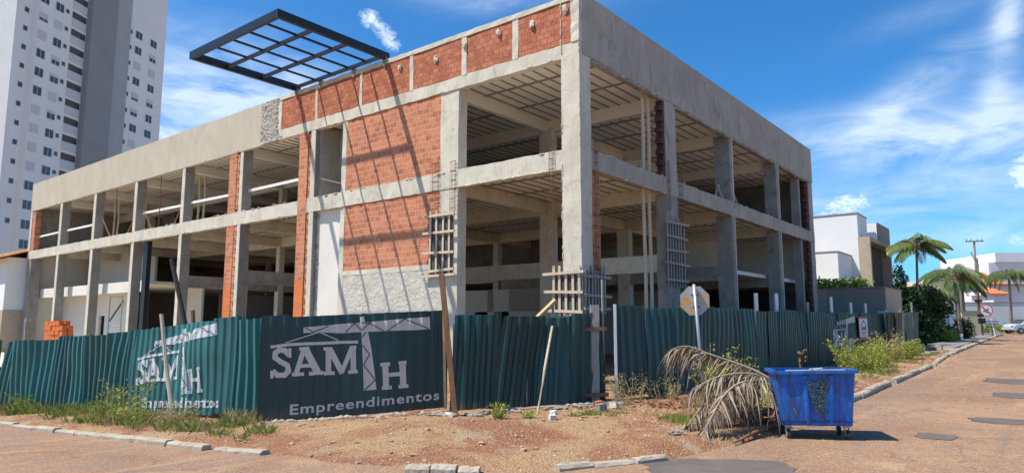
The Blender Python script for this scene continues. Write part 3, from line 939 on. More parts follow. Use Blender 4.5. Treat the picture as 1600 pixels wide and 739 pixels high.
# steel canopy cantilevered from the parapet
can = MB()
ZC = 11.24
can.bar((0.12, 8.15, ZC), (-4.40, 8.15, ZC), 0.13, 0.27)
can.bar((0.12, 13.50, ZC), (-4.40, 13.50, ZC), 0.13, 0.27)
can.bar((-4.335, 8.22, ZC + .004), (-4.335, 13.43, ZC + .004), 0.13, 0.262)
cano = can.build('steel_canopy', M['blackmetal'], B)
for x in (-0.12, -1.60, -3.0):
    mb = MB(); mb.bar((x, 8.22, ZC - 0.02), (x, 13.43, ZC - 0.02), 0.09, 0.12); mb.build('cross_bar', M['blackmetal'], cano)
for y in (9.14, 10.15, 11.16, 12.20):
    mb = MB(); mb.bar((0.1, y, ZC + 0.035), (-4.27, y, ZC + 0.035), 0.065, 0.065); mb.build('thin_bar', M['blackmetal'], cano)
for y in (8.15, 13.50, 9.9, 11.9):
    mb = MB(); mb.box(-0.06, 0.12, y - 0.09, y + 0.09, 11.0, 11.18); mb.lump((-0.03, y, 10.95), 0.06, 0.09, 0.14, RB)
    mb.build('bracket', M['concrough'], cano)

# ------------------------------------------------------------------ formwork cages and props on the building
def wp(s, t_, z): return W(s, t_, z)
def local_thing(name, s, t_, z, label, cat, group=None):
    return thing(name, tuple(W(s, t_, z)), label, cat, rz=TH, group=group)
def formwork(label, s, t_, z0, w, h, axis_, nslat, battens, mat='wood', side=None):
    """slats and battens nailed round a column; axis_ 't' faces the left street, 's' the right street"""
    root = local_thing('column_formwork', s, t_, z0, label, 'formwork', None)
    mb = MB()
    def P(u, o, z):
        return (-o, u, z) if axis_ == 't' else (u, -o, z)
    for i in range(nslat):
        u = w * (i + 0.5) / nslat + RB.uniform(-.012, .012)
        z_a, z_b = RB.uniform(-.05, .05), h + RB.uniform(-.10, .08)
        mb.bar(P(u, 0.03, z_a), P(u + RB.uniform(-.02, .02), 0.035, z_b), 0.075 if axis_ == 't' else 0.075, 0.03, up=(1, 0, 0) if axis_ == 't' else (0, 1, 0))
    mb.build('slats', M[mat], root)
    for zf in battens:
        mb = MB()
        e0, e1 = RB.uniform(0.03, 0.14), RB.uniform(0.05, 0.22)
        mb.bar(P(-e0, 0.085, h * zf + RB.uniform(-.03, .03)), P(w + e1, 0.085, h * zf + RB.uniform(-.04, .04)), 0.045, 0.075)
        mb.build('batten', M[mat], root)
    mb = MB()
    bk = [P(0.02, -0.02, 0.05), P(w - 0.02, -0.02, 0.05), P(w - 0.02, -0.02, h - 0.1), P(0.02, -0.02, h - 0.1)]
    mb.bar(P(w / 2, -0.0, 0.06), P(w / 2, -0.0, h - 0.12), w * 0.9, 0.012, up=(1, 0, 0) if axis_ == 't' else (0, 1, 0))
    mb.build('gap_shade_backing', M['darkwood_shade'], root)  # dark backing that paints the gaps between slats as shade
    return root
formwork('nailed timber slat cage round the column at the right edge of the red brick wall', -0.02, 4.72, 3.25, 1.15, 2.1, 't', 4, (0.02, 0.10, 0.36, 0.66, 0.93))
formwork('pale slat cage low on the sunlit face of the corner column', -0.02, -0.05, 2.0, 1.05, 1.3, 't', 5, (0.08, 0.48, 0.88))
formwork('grey slat cage low on the shaded face of the corner column', 0.0, -0.03, 2.0, 1.15, 1.3, 's', 7, (0.12, 0.42, 0.80), 'woodgrey')
formwork('tall grey slat cage on the first column of the shaded facade', 5.0, -0.04, 2.95, 1.5, 2.35, 's', 7, (0.12, 0.34, 0.52, 0.72, 0.92), 'woodgrey')

def prop(pts, mat, label, group=None, r=0.045, name='wooden_prop', cat='prop', square=False):
    o0 = pts[0]
    mb = MB()
    ps = [Vector(p) - Vector(o0) for p in pts]
    if square:
        mb.bar(ps[0], ps[-1], r * 2.2, r * 1.4)
    else:
        mb.tube(ps, [r * 1.05] + [r] * (len(ps) - 2) + [r * 0.9], 7)
    o = mb.build(name, M[mat], None)
    o.location = o0
    return tag(o, label, cat, group)
G1 = 'shoring props inside the open bays'
for i, (s, t_, z0, z1, lab) in enumerate([
    (4.35, 0.35, 6.6, 9.5, 'left pale shoring pole beside the toothed brick edge on the upper floor'),
    (4.75, 0.35, 6.6, 9.5, 'right pale shoring pole beside the toothed brick edge on the upper floor'),
    (4.2, 0.3, 0.1, 6.3, 'left long yellowish shoring pole beside the tall grey slat cage, ground floor'),
    (4.6, 0.3, 0.1, 6.3, 'right long yellowish shoring pole beside the tall grey slat cage, ground floor')]):
    prop([wp(s, t_, z0), wp(s + 0.05, t_, (z0 + z1) / 2), wp(s, t_, z1)], 'wood', lab, G1, 0.06)
for i, (s, t_, z0, z1, a, b) in enumerate([(1.6, 19.9, 0.1, 6.3, 'long ground floor', 'bay left of the lower brick pilaster'), (1.2, 30.6, 0.1, 6.3, 'long ground floor', 'bay left of the black steel column'),
        (1.4, 30.4, 6.6, 9.5, 'upper floor', 'third bay from the far left end'), (1.5, 24.0, 6.6, 9.5, 'upper floor', 'bay two to the left of the brick pilaster'), (1.7, 34.6, 6.6, 9.5, 'upper floor', 'second bay from the far left end')]):
    for k, nm in enumerate(('left', 'right')):
        dt = 0.0 if k == 0 else -0.55
        prop([wp(s, t_ + dt, z0), wp(s + 0.04, t_ + dt - 0.03, (z0 + z1) / 2), wp(s, t_ + dt, z1)], 'wood', '%s %s shoring pole in the %s' % (nm, a, b), G1, 0.055)
# reddish braces in the upper bays
for i, (t0, t1, lab) in enumerate([(32.6, 31.3, 'reddish diagonal brace at the left of the third upper bay from the far end'), (29.2, 28.0, 'reddish diagonal brace at the right of the third upper bay from the far end'),
        (27.4, 26.3, 'reddish diagonal brace at the left of the fourth upper bay from the far end'), (24.0, 22.9, 'reddish diagonal brace at the right of the fourth upper bay from the far end')]):
    up = i % 2
    prop([wp(0.3, t0, 6.6), wp(0.3, t1, 7.8)] if up else [wp(0.3, t1, 6.6), wp(0.3, t0, 7.8)], 'woodbrown', lab, 'diagonal braces in the upper bays', 0.035, 'diagonal_brace', 'brace')
for i, (t_, lab) in enumerate([(30.4, 'thin dark hanging rod in the third upper bay from the far end'), (25.2, 'thin dark hanging rod in the fourth upper bay from the far end')]):
    prop([wp(0.15, t_, 6.6), wp(0.15, t_ + 0.05, 9.3)], 'rust', lab, None, 0.02, 'steel_rod', 'rod')
# stacked trestles on the upper floor of the shaded facade
tr = local_thing('timber_trestle', 11.9, 0.5, 6.6, 'pale timber trestle on the upper floor right of the second grey column', 'trestle')
mb = MB(); mb.bar((-0.9, 0, 0.75), (0.9, 0, 0.65), 0.07, 0.09)
mb.build('top_rail', M['wood'], tr)
for x in (-0.8, 0.8):
    mb = MB(); mb.bar((x, -0.25, 0), (x, 0, 0.7), 0.05, 0.07); mb.build('leg', M['wood'], tr)
    mb = MB(); mb.bar((x, 0.25, 0), (x, 0, 0.7), 0.05, 0.07); mb.build('leg', M['wood'], tr)
# metal scaffold frame in the ground floor
sf = local_thing('scaffold_frame', 1.0, 30.9, 0.06, 'grey tubular scaffold frame with black braces in the third ground floor bay from the left', 'scaffold')
mb = MB()
for y in (0, 1.6):
    mb.tube([(0, y, 0), (0, y, 3.3)], 0.03)
mb.tube([(0, 0, 3.25), (0, 1.6, 3.25)], 0.03); mb.tube([(0, 0, 1.6), (0, 1.6, 1.6)], 0.03)
mb.build('frame', M['galv'], sf)
for (a, b) in (((0.05, 0.0, 3.0), (0.05, 1.6, 1.9)), ((0.05, 1.6, 1.2), (0.05, 0.0, 0.2))):
    mb = MB(); mb.bar(a, b, 0.04, 0.09); mb.build('brace', M['blackmetal'], sf)

# ------------------------------------------------------------------ corrugated sheet fence
class Run:
    """a stretch of fence; path of (s, t) points walked from left to right as seen from the street"""
    def __init__(self, pts, zb, h, amp, period, prof, lean=0.0, wob=0.03, seed=1):
        self.p = [Vector((a, b)) for a, b in pts]
        self.L = [0]
        for a, b in zip(self.p, self.p[1:]):
            self.L.append(self.L[-1] + (b - a).length)
        self.len = self.L[-1]
        self.zb, self.h, self.amp, self.per, self.prof, self.lean, self.wob, self.seed = zb, h, amp, period, prof, lean, wob, seed
        self.zone = None

    def pos(self, u):
        uu = min(max(u, 0), self.len - 1e-6)
        for i in range(len(self.L) - 1):
            if uu <= self.L[i + 1]:
                break
        a, b = self.p[i], self.p[i + 1]
        d = (b - a).normalized()
        q = a + d * (u - self.L[i])
        # outward: to the right-hand side seen from inside = towards the street
        n = Vector((d.y, -d.x))
        return q, n

    def corr(self, u):
        x = (u / self.per) % 1.0
        if self.prof == 'round':
            return self.amp * math.sin(2 * math.pi * x)
        k = 0.17
        if x < 0.30: v = 1
        elif x < 0.30 + k: v = 1 - 2 * (x - 0.30) / k
        elif x < 1 - k: v = -1
        else: v = -1 + 2 * (x - 1 + k) / k
        return self.amp * v

    def off(self, u, hh, tilt=0.0, lean=0.0):
        d = self.corr(u - tilt * hh) * (0.42 if self.zone and self.zone[0] < u < self.zone[1] else 1.0)
        d += self.wob * noise.noise(Vector((u * 0.8, hh * 0.7, self.seed * 3.1))) * (0.4 + hh / self.h)
        return d + (self.lean + lean) * hh

    def point(self, u, hh, z0, tilt=0.0, lean=0.0, extra=0.0):
        q, n = self.pos(u)
        d = self.off(u, hh, tilt, lean) + extra
        return W(q.x + n.x * d, q.y + n.y * d, z0 + hh)

def sheet(run, root, u0, u1, mat, tilt=0.0, lean=0.0, dz=0.0, extra=0.0, name='fence_sheet', h=None, nv=12, yaw=0.0, dent=0.0):
    h = h or run.h
    n = max(8, int((u1 - u0) / run.per * 16))
    mb = MB()
    for i in range(n + 1):
        u = u0 + (u1 - u0) * i / n
        z0 = run.zb(u) + dz
        for j in range(nv + 1):
            hh = h * j / nv
            uu = u + tilt * hh
            dn = dent * noise.noise(Vector((u * 1.9, hh * 0.9, u0 * 7.7))) if dent else 0.0
            p = run.point(uu, hh, z0, tilt, lean, extra + yaw * (i / n - 0.5) + dn)
            if j == nv:
                p.z += 0.012 * noise.noise(Vector((u * 9, 1, run.seed))) 
            mb.v.append((p.x - root.location.x, p.y - root.location.y, p.z - root.location.z))
    for i in range(n):
        for j in range(nv):
            a = i * (nv + 1) + j
            mb.f.append((a, a + nv + 1, a + nv + 2, a + 1))
    return mb.build(name, M[mat], root, smooth=False)

def lay_poly(run, root, name, mat, polys, fu, fz, lift0=0.007, cuts=0.03, tilt=0.0):
    """paint shapes (lists of (u, z)) laid on the sheets, following their ribs"""
    allv, allf = [], []
    for k, poly in enumerate(polys):
        bm = bmesh.new()
        vs2 = [bm.verts.new((fu(u, z), 0, fz(u, z))) for u, z in poly]
        try:
            f = bm.faces.new(vs2)
        except ValueError:
            bm.free(); continue
        bmesh.ops.triangulate(bm, faces=[f])
        finish_poly(bm, run, root, allv, allf, lift0 + k * 0.0009, cuts, tilt)
    me = bpy.data.meshes.new(name)
    me.from_pydata(allv, [], allf)
    me.materials.append(M[mat])
    o = bpy.data.objects.new(name, me); COL.objects.link(o); o.parent = root
    return o

def finish_poly(bm, run, root, allv, allf, lift, cuts, tilt=0.0):
    us = [v.co.x for v in bm.verts]; zs = [v.co.z for v in bm.verts]
    u = math.floor(min(us) / cuts) * cuts + cuts
    while u < max(us):
        g_ = bm.verts[:] + bm.edges[:] + bm.faces[:]
        bmesh.ops.bisect_plane(bm, geom=g_, plane_co=(u, 0, 0), plane_no=(1, 0, 0), dist=1e-5)
        u += cuts
    z = math.floor(min(zs) / 0.25) * 0.25 + 0.25
    while z < max(zs):
        g_ = bm.verts[:] + bm.edges[:] + bm.faces[:]
        bmesh.ops.bisect_plane(bm, geom=g_, plane_co=(0, 0, z), plane_no=(0, 0, 1), dist=1e-5)
        z += 0.25
    bm.verts.index_update()
    n = len(allv)
    for v in bm.verts:
        uu = v.co.x
        z0 = run.zb(uu)
        hh = v.co.z - z0
        q, nn = run.pos(uu)
        d = run.off(uu, hh, tilt) + lift
        p = W(q.x + nn.x * d, q.y + nn.y * d, v.co.z)
        allv.append((p.x - root.location.x, p.y - root.location.y, p.z - root.location.z))
    for f in bm.faces:
        allf.append(tuple(n + v.index for v in f.verts))
    bm.free()

def text_bm(body, bold=0.02, space=1.05):
    cu = bpy.data.curves.new('lettering', 'FONT')
    cu.body = body; cu.size = 1.0; cu.offset = bold; cu.space_character = space; cu.resolution_u = 3
    o = bpy.data.objects.new('lettering', cu); COL.objects.link(o)
    dg = bpy.context.evaluated_depsgraph_get()
    me = bpy.data.meshes.new_from_object(o.evaluated_get(dg))
    bpy.data.objects.remove(o); bpy.data.curves.remove(cu)
    bm = bmesh.new(); bm.from_mesh(me); bpy.data.meshes.remove(me)
    bmesh.ops.remove_doubles(bm, verts=bm.verts, dist=1e-5)
    return bm

def lay_text(run, root, name, mat, body, A, Bp, hcap, bold=0.02, space=1.05, lift=0.007, cuts=0.03, tilt=0.0):
    """text whose baseline runs from A to Bp in (u, z), capitals hcap tall"""
    bm = text_bm(body, bold, space)
    x0 = min(v.co.x for v in bm.verts); x1 = max(v.co.x for v in bm.verts)
    cap = max(v.co.y for v in bm.verts)
    for v in bm.verts:
        k = (v.co.x - x0) / (x1 - x0)
        v.co = (A[0] + (Bp[0] - A[0]) * k, 0, A[1] + (Bp[1] - A[1]) * k + v.co.y / cap * hcap)
    av, af = [], []
    finish_poly(bm, run, root, av, af, lift, cuts, tilt)
    me = bpy.data.meshes.new(name); me.from_pydata(av, [], af); me.materials.append(M[mat])
    o = bpy.data.objects.new(name, me); COL.objects.link(o); o.parent = root
    return o

LOGO = {
 'S': [[(0.389, 1.201), (0.294, 1.313), (0.224, 1.25), (0.318, 1.139)], [(0.295, 1.313), (0.158, 1.331), (0.151, 1.234), (0.287, 1.215)], [(0.162, 1.332), (0.054, 1.26), (0.107, 1.176), (0.216, 1.248)], [(0.05, 1.253), (0.043, 1.123), (0.137, 1.112), (0.144, 1.243)], [(0.05, 1.109), (0.187, 1.007), (0.239, 1.086), (0.101, 1.188)], [(0.161, 1.024), (0.316, 0.942), (0.355, 1.029), (0.199, 1.111)], [(0.267, 1.004), (0.305, 0.858), (0.397, 0.878), (0.359, 1.024)], [(0.322, 0.935), (0.233, 0.832), (0.305, 0.764), (0.395, 0.867)], [(0.296, 0.861), (0.126, 0.857), (0.134, 0.76), (0.304, 0.763)], [(0.194, 0.829), (0.089, 0.932), (0.027, 0.863), (0.132, 0.76)], [(0.327, 1.312), (0.334, 1.133), (0.387, 1.132), (0.38, 1.311)], [(0.019, 0.9), (0.025, 0.757), (0.083, 0.755), (0.078, 0.899)]],
 'A': [[(0.563, 1.29), (0.445, 0.859), (0.531, 0.829), (0.65, 1.26)], [(0.586, 1.243), (0.822, 0.814), (0.938, 0.876), (0.701, 1.306)], [(0.546, 0.938), (0.787, 0.946), (0.781, 1.015), (0.54, 1.006)], [(0.525, 1.263), (0.714, 1.274), (0.708, 1.336), (0.519, 1.325)], [(0.412, 0.781), (0.632, 0.789), (0.626, 0.857), (0.405, 0.849)], [(0.723, 0.793), (0.99, 0.805), (0.983, 0.874), (0.716, 0.861)]],
 'M': [[(1.012, 1.277), (1.026, 0.842), (1.131, 0.84), (1.116, 1.275)], [(1.04, 1.263), (1.293, 0.795), (1.39, 0.845), (1.137, 1.314)], [(1.364, 0.81), (1.538, 1.281), (1.461, 1.312), (1.288, 0.842)], [(1.477, 1.306), (1.496, 0.863), (1.603, 0.862), (1.584, 1.306)], [(0.974, 1.258), (1.127, 1.263), (1.123, 1.326), (0.969, 1.321)], [(1.472, 1.278), (1.597, 1.289), (1.589, 1.353), (1.463, 1.341)], [(0.996, 0.79), (1.198, 0.795), (1.193, 0.863), (0.99, 0.858)], [(1.454, 0.805), (1.636, 0.816), (1.628, 0.886), (1.446, 0.874)]],
 'H': [[(2.104, 0.961), (2.13, 0.546), (2.246, 0.547), (2.22, 0.963)], [(2.438, 0.971), (2.463, 0.552), (2.594, 0.554), (2.569, 0.973)], [(2.187, 0.725), (2.512, 0.749), (2.503, 0.827), (2.178, 0.801)], [(2.069, 0.935), (2.262, 0.947), (2.255, 1.018), (2.061, 1.005)], [(2.425, 0.964), (2.589, 0.977), (2.581, 1.042), (2.417, 1.028)], [(2.111, 0.485), (2.304, 0.492), (2.298, 0.562), (2.105, 0.555)], [(2.435, 0.501), (2.631, 0.512), (2.623, 0.582), (2.427, 0.571)]],
 'crane': [[(0.585, 1.699), (0.864, 1.724), (1.049, 1.743), (1.297, 1.769), (1.548, 1.785), (1.867, 1.808), (2.19, 1.841), (2.618, 1.881), (3.045, 1.909), (3.059, 1.663), (2.722, 1.644), (2.195, 1.629), (1.872, 1.614), (1.554, 1.602), (1.302, 1.587), (0.93, 1.604), (0.589, 1.596)], [(1.647, 1.898), (1.72, 1.914), (1.755, 1.785), (1.808, 1.624), (1.88, 1.318), (1.957, 0.806), (2.003, 0.497), (1.756, 0.473), (1.729, 0.97), (1.68, 1.608)], [(0.009, 1.308), (0.348, 1.351), (0.339, 1.406), (0.0, 1.363)], [(0.325, 1.349), (0.646, 1.362), (0.641, 1.418), (0.32, 1.404)], [(0.624, 1.362), (0.95, 1.369), (0.946, 1.425), (0.62, 1.418)], [(0.928, 1.368), (1.29, 1.385), (1.285, 1.442), (0.924, 1.424)], [(1.267, 1.384), (1.629, 1.388), (1.626, 1.445), (1.264, 1.441)], [(0.275, 1.403), (0.887, 1.602), (0.881, 1.62), (0.269, 1.42)], [(0.88, 1.602), (1.241, 1.442), (1.248, 1.46), (0.887, 1.619)]],
 'truss': [[(1.707, 1.506), (1.777, 1.602), (1.762, 1.614), (1.691, 1.518)], [(1.695, 1.356), (1.847, 1.167), (1.859, 1.177), (1.707, 1.366)], [(1.846, 1.181), (1.737, 0.97), (1.751, 0.963), (1.86, 1.174)], [(1.737, 0.967), (1.962, 0.672), (1.974, 0.681), (1.75, 0.977)], [(1.963, 0.687), (1.766, 0.489), (1.778, 0.477), (1.974, 0.675)], [(1.673, 1.777), (1.839, 1.777), (1.838, 1.793), (1.672, 1.793)], [(1.829, 1.78), (2.113, 1.621), (2.12, 1.635), (1.836, 1.794)], [(2.197, 1.63), (2.543, 1.863), (2.533, 1.876), (2.188, 1.644)], [(2.529, 1.861), (3.025, 1.661), (3.031, 1.676), (2.535, 1.877)], [(1.384, 1.601), (1.556, 1.781), (1.545, 1.793), (1.372, 1.613)], [(1.54, 1.782), (1.659, 1.649), (1.671, 1.659), (1.552, 1.793)], [(0.616, 1.684), (0.776, 1.603), (0.783, 1.617), (0.622, 1.698)], [(0.777, 1.603), (1.055, 1.715), (1.049, 1.73), (0.771, 1.617)], [(1.862, 1.814), (1.674, 1.646), (1.685, 1.634), (1.872, 1.802)]]}


M['truss'] = mat_flat('dark_truss_line', (0.015, 0.05, 0.05), 0.6)
def logo(run, root, fu, fz, mat, cuts=0.03, names=('S', 'A', 'M', 'H'), lines=True, tilt=0.0):
    nm = {'S': 'painted_letter', 'A': 'painted_letter', 'M': 'painted_letter', 'H': 'painted_letter', 'crane': 'painted_crane'}
    for k in ('S', 'A', 'M', 'H', 'crane'):
        lay_poly(run, root, nm[k], mat, LOGO[k], fu, fz, 0.007, cuts, tilt)
    if lines:
        for k_, ln_ in enumerate(LOGO['truss']):
            lay_poly(run, root, 'painted_truss_line', 'truss', [ln_], fu, fz, 0.017 + 0.0009 * k_, cuts, tilt)

RF = random.Random(21)
def street_post(run, root, u, h, w=0.08, mat='woodgrey', back=-0.1, dz=0.0, tilt=0.0):
    q, n = run.pos(u)
    p = W(q.x + n.x * back, q.y + n.y * back, run.zb(u) - 0.05) - root.location
    mb = MB()
    q2 = W(q.x + n.x * back, q.y + n.y * back, run.zb(u) + h) - root.location
    d = Vector((DT[0], DT[1], 0)) * tilt
    mb.bar(p, q2 + d, w, w * 0.8)
    return mb.build('fence_post', M[mat], root)

# ---- left run along the left-hand street
lr = Run([(-9.05, 15.3), (-8.42, 11.0), (-8.1, 7.0), (-7.95, 2.35)], lambda u: lerp_tab([(0, -0.74), (4.4, -0.56), (8.4, -0.34), (13.2, -0.10)], u), 1.97, 0.045, 0.25, 'trap', 0.0, 0.10, 5)
FL = thing('corrugated_fence', tuple(W(-8.3, 8.5, -0.4)), 'long bright teal corrugated fence with a worn crane logo behind the grassy kerb at left', 'fence')
u = -0.2
edges = []
while u < lr.len - 0.4:
    w = RF.uniform(0.85, 1.08)
    edges.append((u, min(u + w, lr.len)))
    u += w
lr.zone = (7.6, 11.9)
LU0 = 7.25   # where the logo sheets begin along the run
for i, (a, b) in enumerate(edges):
    lettered = b > LU0 + 0.6 and a < LU0 + 4.6
    tl = 0.0 if lettered else RF.choice((-0.02, 0.05, 0.10, 0.16, 0.02)) * RF.uniform(0.5, 1.1)
    ln = 0.0 if lettered else RF.uniform(-0.03, 0.07)
    sheet(lr, FL, a - 0.05, b + 0.05, 'sheet', tilt=tl, lean=ln, dz=RF.uniform(-0.04, 0.05) + (0.10 if lettered and a > LU0 + 2 else 0) + (0 if lettered else RF.uniform(-0.05, 0.05)), extra=-0.005 * (i % 2), yaw=0 if lettered else RF.uniform(-0.09, 0.09), dent=0 if lettered else 0.035)
for u in (0.9, 3.1, 5.4, 7.6, 9.8, 12.4):
    street_post(lr, FL, u, 1.75)
mp_u = lambda u, z: LU0 + 0.75 + 1.10 * u
mp_z = lambda u, z: -0.33 + 0.09 * (u) + (z - 0.10) * 1.02
logo(lr, FL, mp_u, mp_z, 'paintl', 0.021)
lay_text(lr, FL, 'painted_lettering', 'paintl', 'Empreendimentos', (LU0 + 1.05, -0.17), (LU0 + 4.3, 0.05), 0.22, cuts=0.021)

# ---- lettered panel at the chamfered corner
LG0, LG1 = (-8.2, 1.72), (-5.35, -0.15)
gr = Run([LG0, LG1], lambda u: lerp_tab([(0, -0.07), (3.4, 0.10)], u), 1.95, 0.013, 0.24, 'trap', 0.0, 0.02, 8)
FG = thing('corrugated_fence', tuple(W(-6.8, 0.8, 0)), 'dark green fence panel with the large stencilled crane logo and lettering', 'fence')
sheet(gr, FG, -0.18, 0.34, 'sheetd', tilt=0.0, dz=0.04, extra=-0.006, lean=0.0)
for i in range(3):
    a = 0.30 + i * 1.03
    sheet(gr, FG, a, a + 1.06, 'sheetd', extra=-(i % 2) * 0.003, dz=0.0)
for u in (0.35, 1.4, 2.5):
    street_post(gr, FG, u, 1.7)
mb = MB()
q, n = gr.pos(3.38)
pp = W(q.x + n.x * 0.03, q.y + n.y * 0.03, 0.08) - FG.location
pq = W(q.x + n.x * 0.03 , q.y + n.y * 0.03, 2.05) - FG.location
mb.bar(pp, pq + Vector((-0.06, 0, 0)), 0.035, 0.05)
mb.build('edge_batten', M['woodyellow'], FG)
logo(gr, FG, lambda u, z: u, lambda u, z: z, 'paint', 0.034)
lay_text(gr, FG, 'painted_lettering', 'paint', 'Empreendimentos', (0.399, 0.074), (3.262, 0.262), 0.185, 0.018, 1.12, cuts=0.034)

# ---- plain dark stretch between the logo panel and the corner gap
mr = Run([(-5.36, -0.24), (-4.35, -1.15), (-3.55, -1.75), (-2.75, -2.05)], lambda u: lerp_tab([(0, 0.02), (2.0, 0.03), (3.2, 0.10)], u), 1.93, 0.028, 0.24, 'trap', -0.02, 0.10, 12)
FM = thing('corrugated_fence', tuple(W(-4, -1.3, 0.05)), 'dark buckled plain corrugated sheets between the logo panel and the corner post', 'fence')
u = 0.0
for i in range(4):
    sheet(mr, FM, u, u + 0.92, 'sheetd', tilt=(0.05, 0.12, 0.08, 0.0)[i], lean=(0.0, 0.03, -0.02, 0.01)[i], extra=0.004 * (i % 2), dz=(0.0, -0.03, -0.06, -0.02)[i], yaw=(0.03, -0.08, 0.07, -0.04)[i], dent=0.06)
    u += 0.86
for u in (0.1, 1.6, 3.0):
    street_post(mr, FM, u, 1.75)

# ---- right run along the right-hand street
rr_ = Run([(-2.55, -2.42), (-0.6, -2.95), (3.0, -3.08), (7.5, -3.1), (12, -3.2), (18, -3.15), (21.5, -3.35)], lambda u: lerp_tab([(0, 0.17), (2, 0.22), (12, 0.24), (24, 0.33)], u), 1.95, 0.028, 0.25, 'trap', 0.0, 0.07, 17)
FR = thing('corrugated_fence', tuple(W(6, -3.05, 0.2)), 'long shaded dark green corrugated fence run behind the octagonal sign and blue container', 'fence')
u, i = 0.0, 0
while u < rr_.len - 0.2:
    w = 1.0
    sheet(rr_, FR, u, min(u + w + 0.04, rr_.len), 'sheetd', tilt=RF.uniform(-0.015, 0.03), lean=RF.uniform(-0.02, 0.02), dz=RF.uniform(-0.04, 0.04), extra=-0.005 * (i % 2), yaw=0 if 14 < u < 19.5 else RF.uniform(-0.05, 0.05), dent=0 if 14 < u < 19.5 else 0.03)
    u += w; i += 1
for u, h_, m_ in ((0.02, 2.02, 'whitedim'), (2.6, 1.95, 'woodgrey'), (7.55, 2.45, 'white'), (9.4, 2.5, 'white'), (12.6, 2.3, 'woodgrey'), (15.7, 2.55, 'white'), (19.0, 2.4, 'whitedim'), (21.6, 2.4, 'whitedim')):
    street_post(rr_, FR, u, h_, 0.11 if u > 5 else 0.07, m_, back=-0.14 if u > 0.1 else 0.03)
logo(rr_, FR, lambda u, z: 15.05 + 1.25 * u, lambda u, z: z + 0.14 + 0.02 * u, 'paintl', 0.05, lines=False)

# ---- broken far end of that fence
er = Run([(21.6, -3.5), (24.5, -3.75), (27.6, -3.8)], lambda u: 0.36 + 0.02 * u, 1.95, 0.03, 0.22, 'trap', 0.0, 0.06, 23)
FE = thing('corrugated_fence', tuple(W(24, -3.6, 0.4)), 'broken far end of the fence with leaning pale and faded green sheets', 'fence')
for i, (a, b, m_, tl, ln) in enumerate([(-0.1, 1.2, 'sheetd', -0.42, 0.10), (0.9, 1.9, 'sheetg', -0.36, 0.14), (2.0, 2.5, 'sheetw', -0.30, 0.05), (2.7, 3.6, 'sheetg', -0.10, 0.02), (3.6, 4.6, 'sheetg', -0.06, 0.0), (4.6, 5.6, 'sheetg', -0.04, 0.02), (-0.1, 2.6, 'sheetw', 0.0, -0.12)]):
    sheet(er, FE, a, b, m_, tilt=tl, lean=ln, extra=0.02 * i - (0.3 if i == 6 else 0), dz=0.0 if i != 6 else 0.1)
for u in (0.2, 2.6, 5.7):
    street_post(er, FE, u, 2.1 if u < 5 else 2.5)

# estate agent's notice on the fence
q, n = rr_.pos(20.05)
sg = thing('notice_board', tuple(W(q.x, q.y - 0.09, 1.10)), 'small pink bordered notice board with a house drawing hung on the dark fence', 'sign', rz=TH)
M['pinkred'] = mat_flat('pinkish_red_print', (0.55, 0.10, 0.11), 0.6, 0, 0.08)
M['print'] = mat_flat('dark_print', (0.06, 0.06, 0.07), 0.6)
mb = MB(); mb.box(-0.85, 0.85, -0.02, 0, 0, 0.98); mb.build('board', M['pinkred'], sg)
mb = MB(); mb.box(-0.74, 0.74, -0.026, -0.019, 0.14, 0.90); mb.build('face', M['white'], sg)
mb = MB()
mb.bar((-0.5, -0.03, 0.60), (0, -0.03, 0.84), 0.01, 0.05); mb.bar((0, -0.031, 0.84), (0.5, -0.031, 0.60), 0.01, 0.05)
mb.box(-0.45, -0.05, -0.032, -0.025, 0.42, 0.57); mb.box(0.05, 0.45, -0.032, -0.025, 0.42, 0.57)
mb.build('house_drawing', M['print'], sg)
mb = MB()
for i, z in enumerate((0.33, 0.27, 0.20)):
    for k in range(6 - i):
        mb.box(-0.5 + k * 0.18, -0.5 + k * 0.18 + 0.12, -0.032, -0.025, z, z + 0.035)
mb.build('small_print', M['print'], sg)

# ------------------------------------------------------------------ poles and planks by the fence
prop([(-1.06, 13.22, 0.02), (-1.39, 13.55, 2.72)], 'woodbrown', 'thick brown plank leaning at the right edge of the lettered fence panel', None, 0.07, 'leaning_plank', 'plank', True)
prop([(0.46, 13.05, 0.03), (0.62, 13.3, 0.9), (0.80, 13.75, 1.72)], 'wood', 'thin crooked pole leaning on the dark buckled sheets', None, 0.028, 'leaning_pole', 'pole')
prop([(-7.28, 15.95, 0.9), (-7.95, 16.0, 3.28)], 'darkwood_shade', 'dark weathered pole rising above the teal fence near the worn logo', None, 0.055, 'leaning_pole', 'pole')
prop([(-7.10, 14.85, -0.30), (-7.42, 15.05, 0.7), (-7.75, 15.3, 1.98)], 'wood', 'pale bamboo coloured pole leaning in front of the worn logo', None, 0.045, 'leaning_pole', 'pole')
prop([(-7.22, 15.9, 0.9), (-7.38, 16.0, 2.08)], 'woodbrown', 'short brown stake standing behind the worn logo', None, 0.05, 'wooden_stake', 'stake')
prop([(-14.1, 18.35, -0.6), (-13.95, 18.9, 1.3)], 'galv', 'thin pale pipe leaning on the far left sheets', None, 0.03, 'leaning_pipe', 'pipe')
gp = thing('gap_post', (1.80, 15.1, 0.1), 'rough concrete post with nailed cross boards standing in the fence gap at the corner', 'post')
mb = MB(); mb.rbox(-0.09, 0.08, -0.1, 0.1, -0.1, 2.08, seg=0.3, amp=0.01); mb.build('post', M['woodgrey'], gp, fix=True)
for z, w in ((1.55, 0.34), (0.16, 0.36)):
    mb = MB(); mb.bar((-w + 0.05, -0.13, z), (w - 0.1, -0.13, z + 0.02), 0.05, 0.08); mb.build('cross_board', M['woodbrown'], gp)
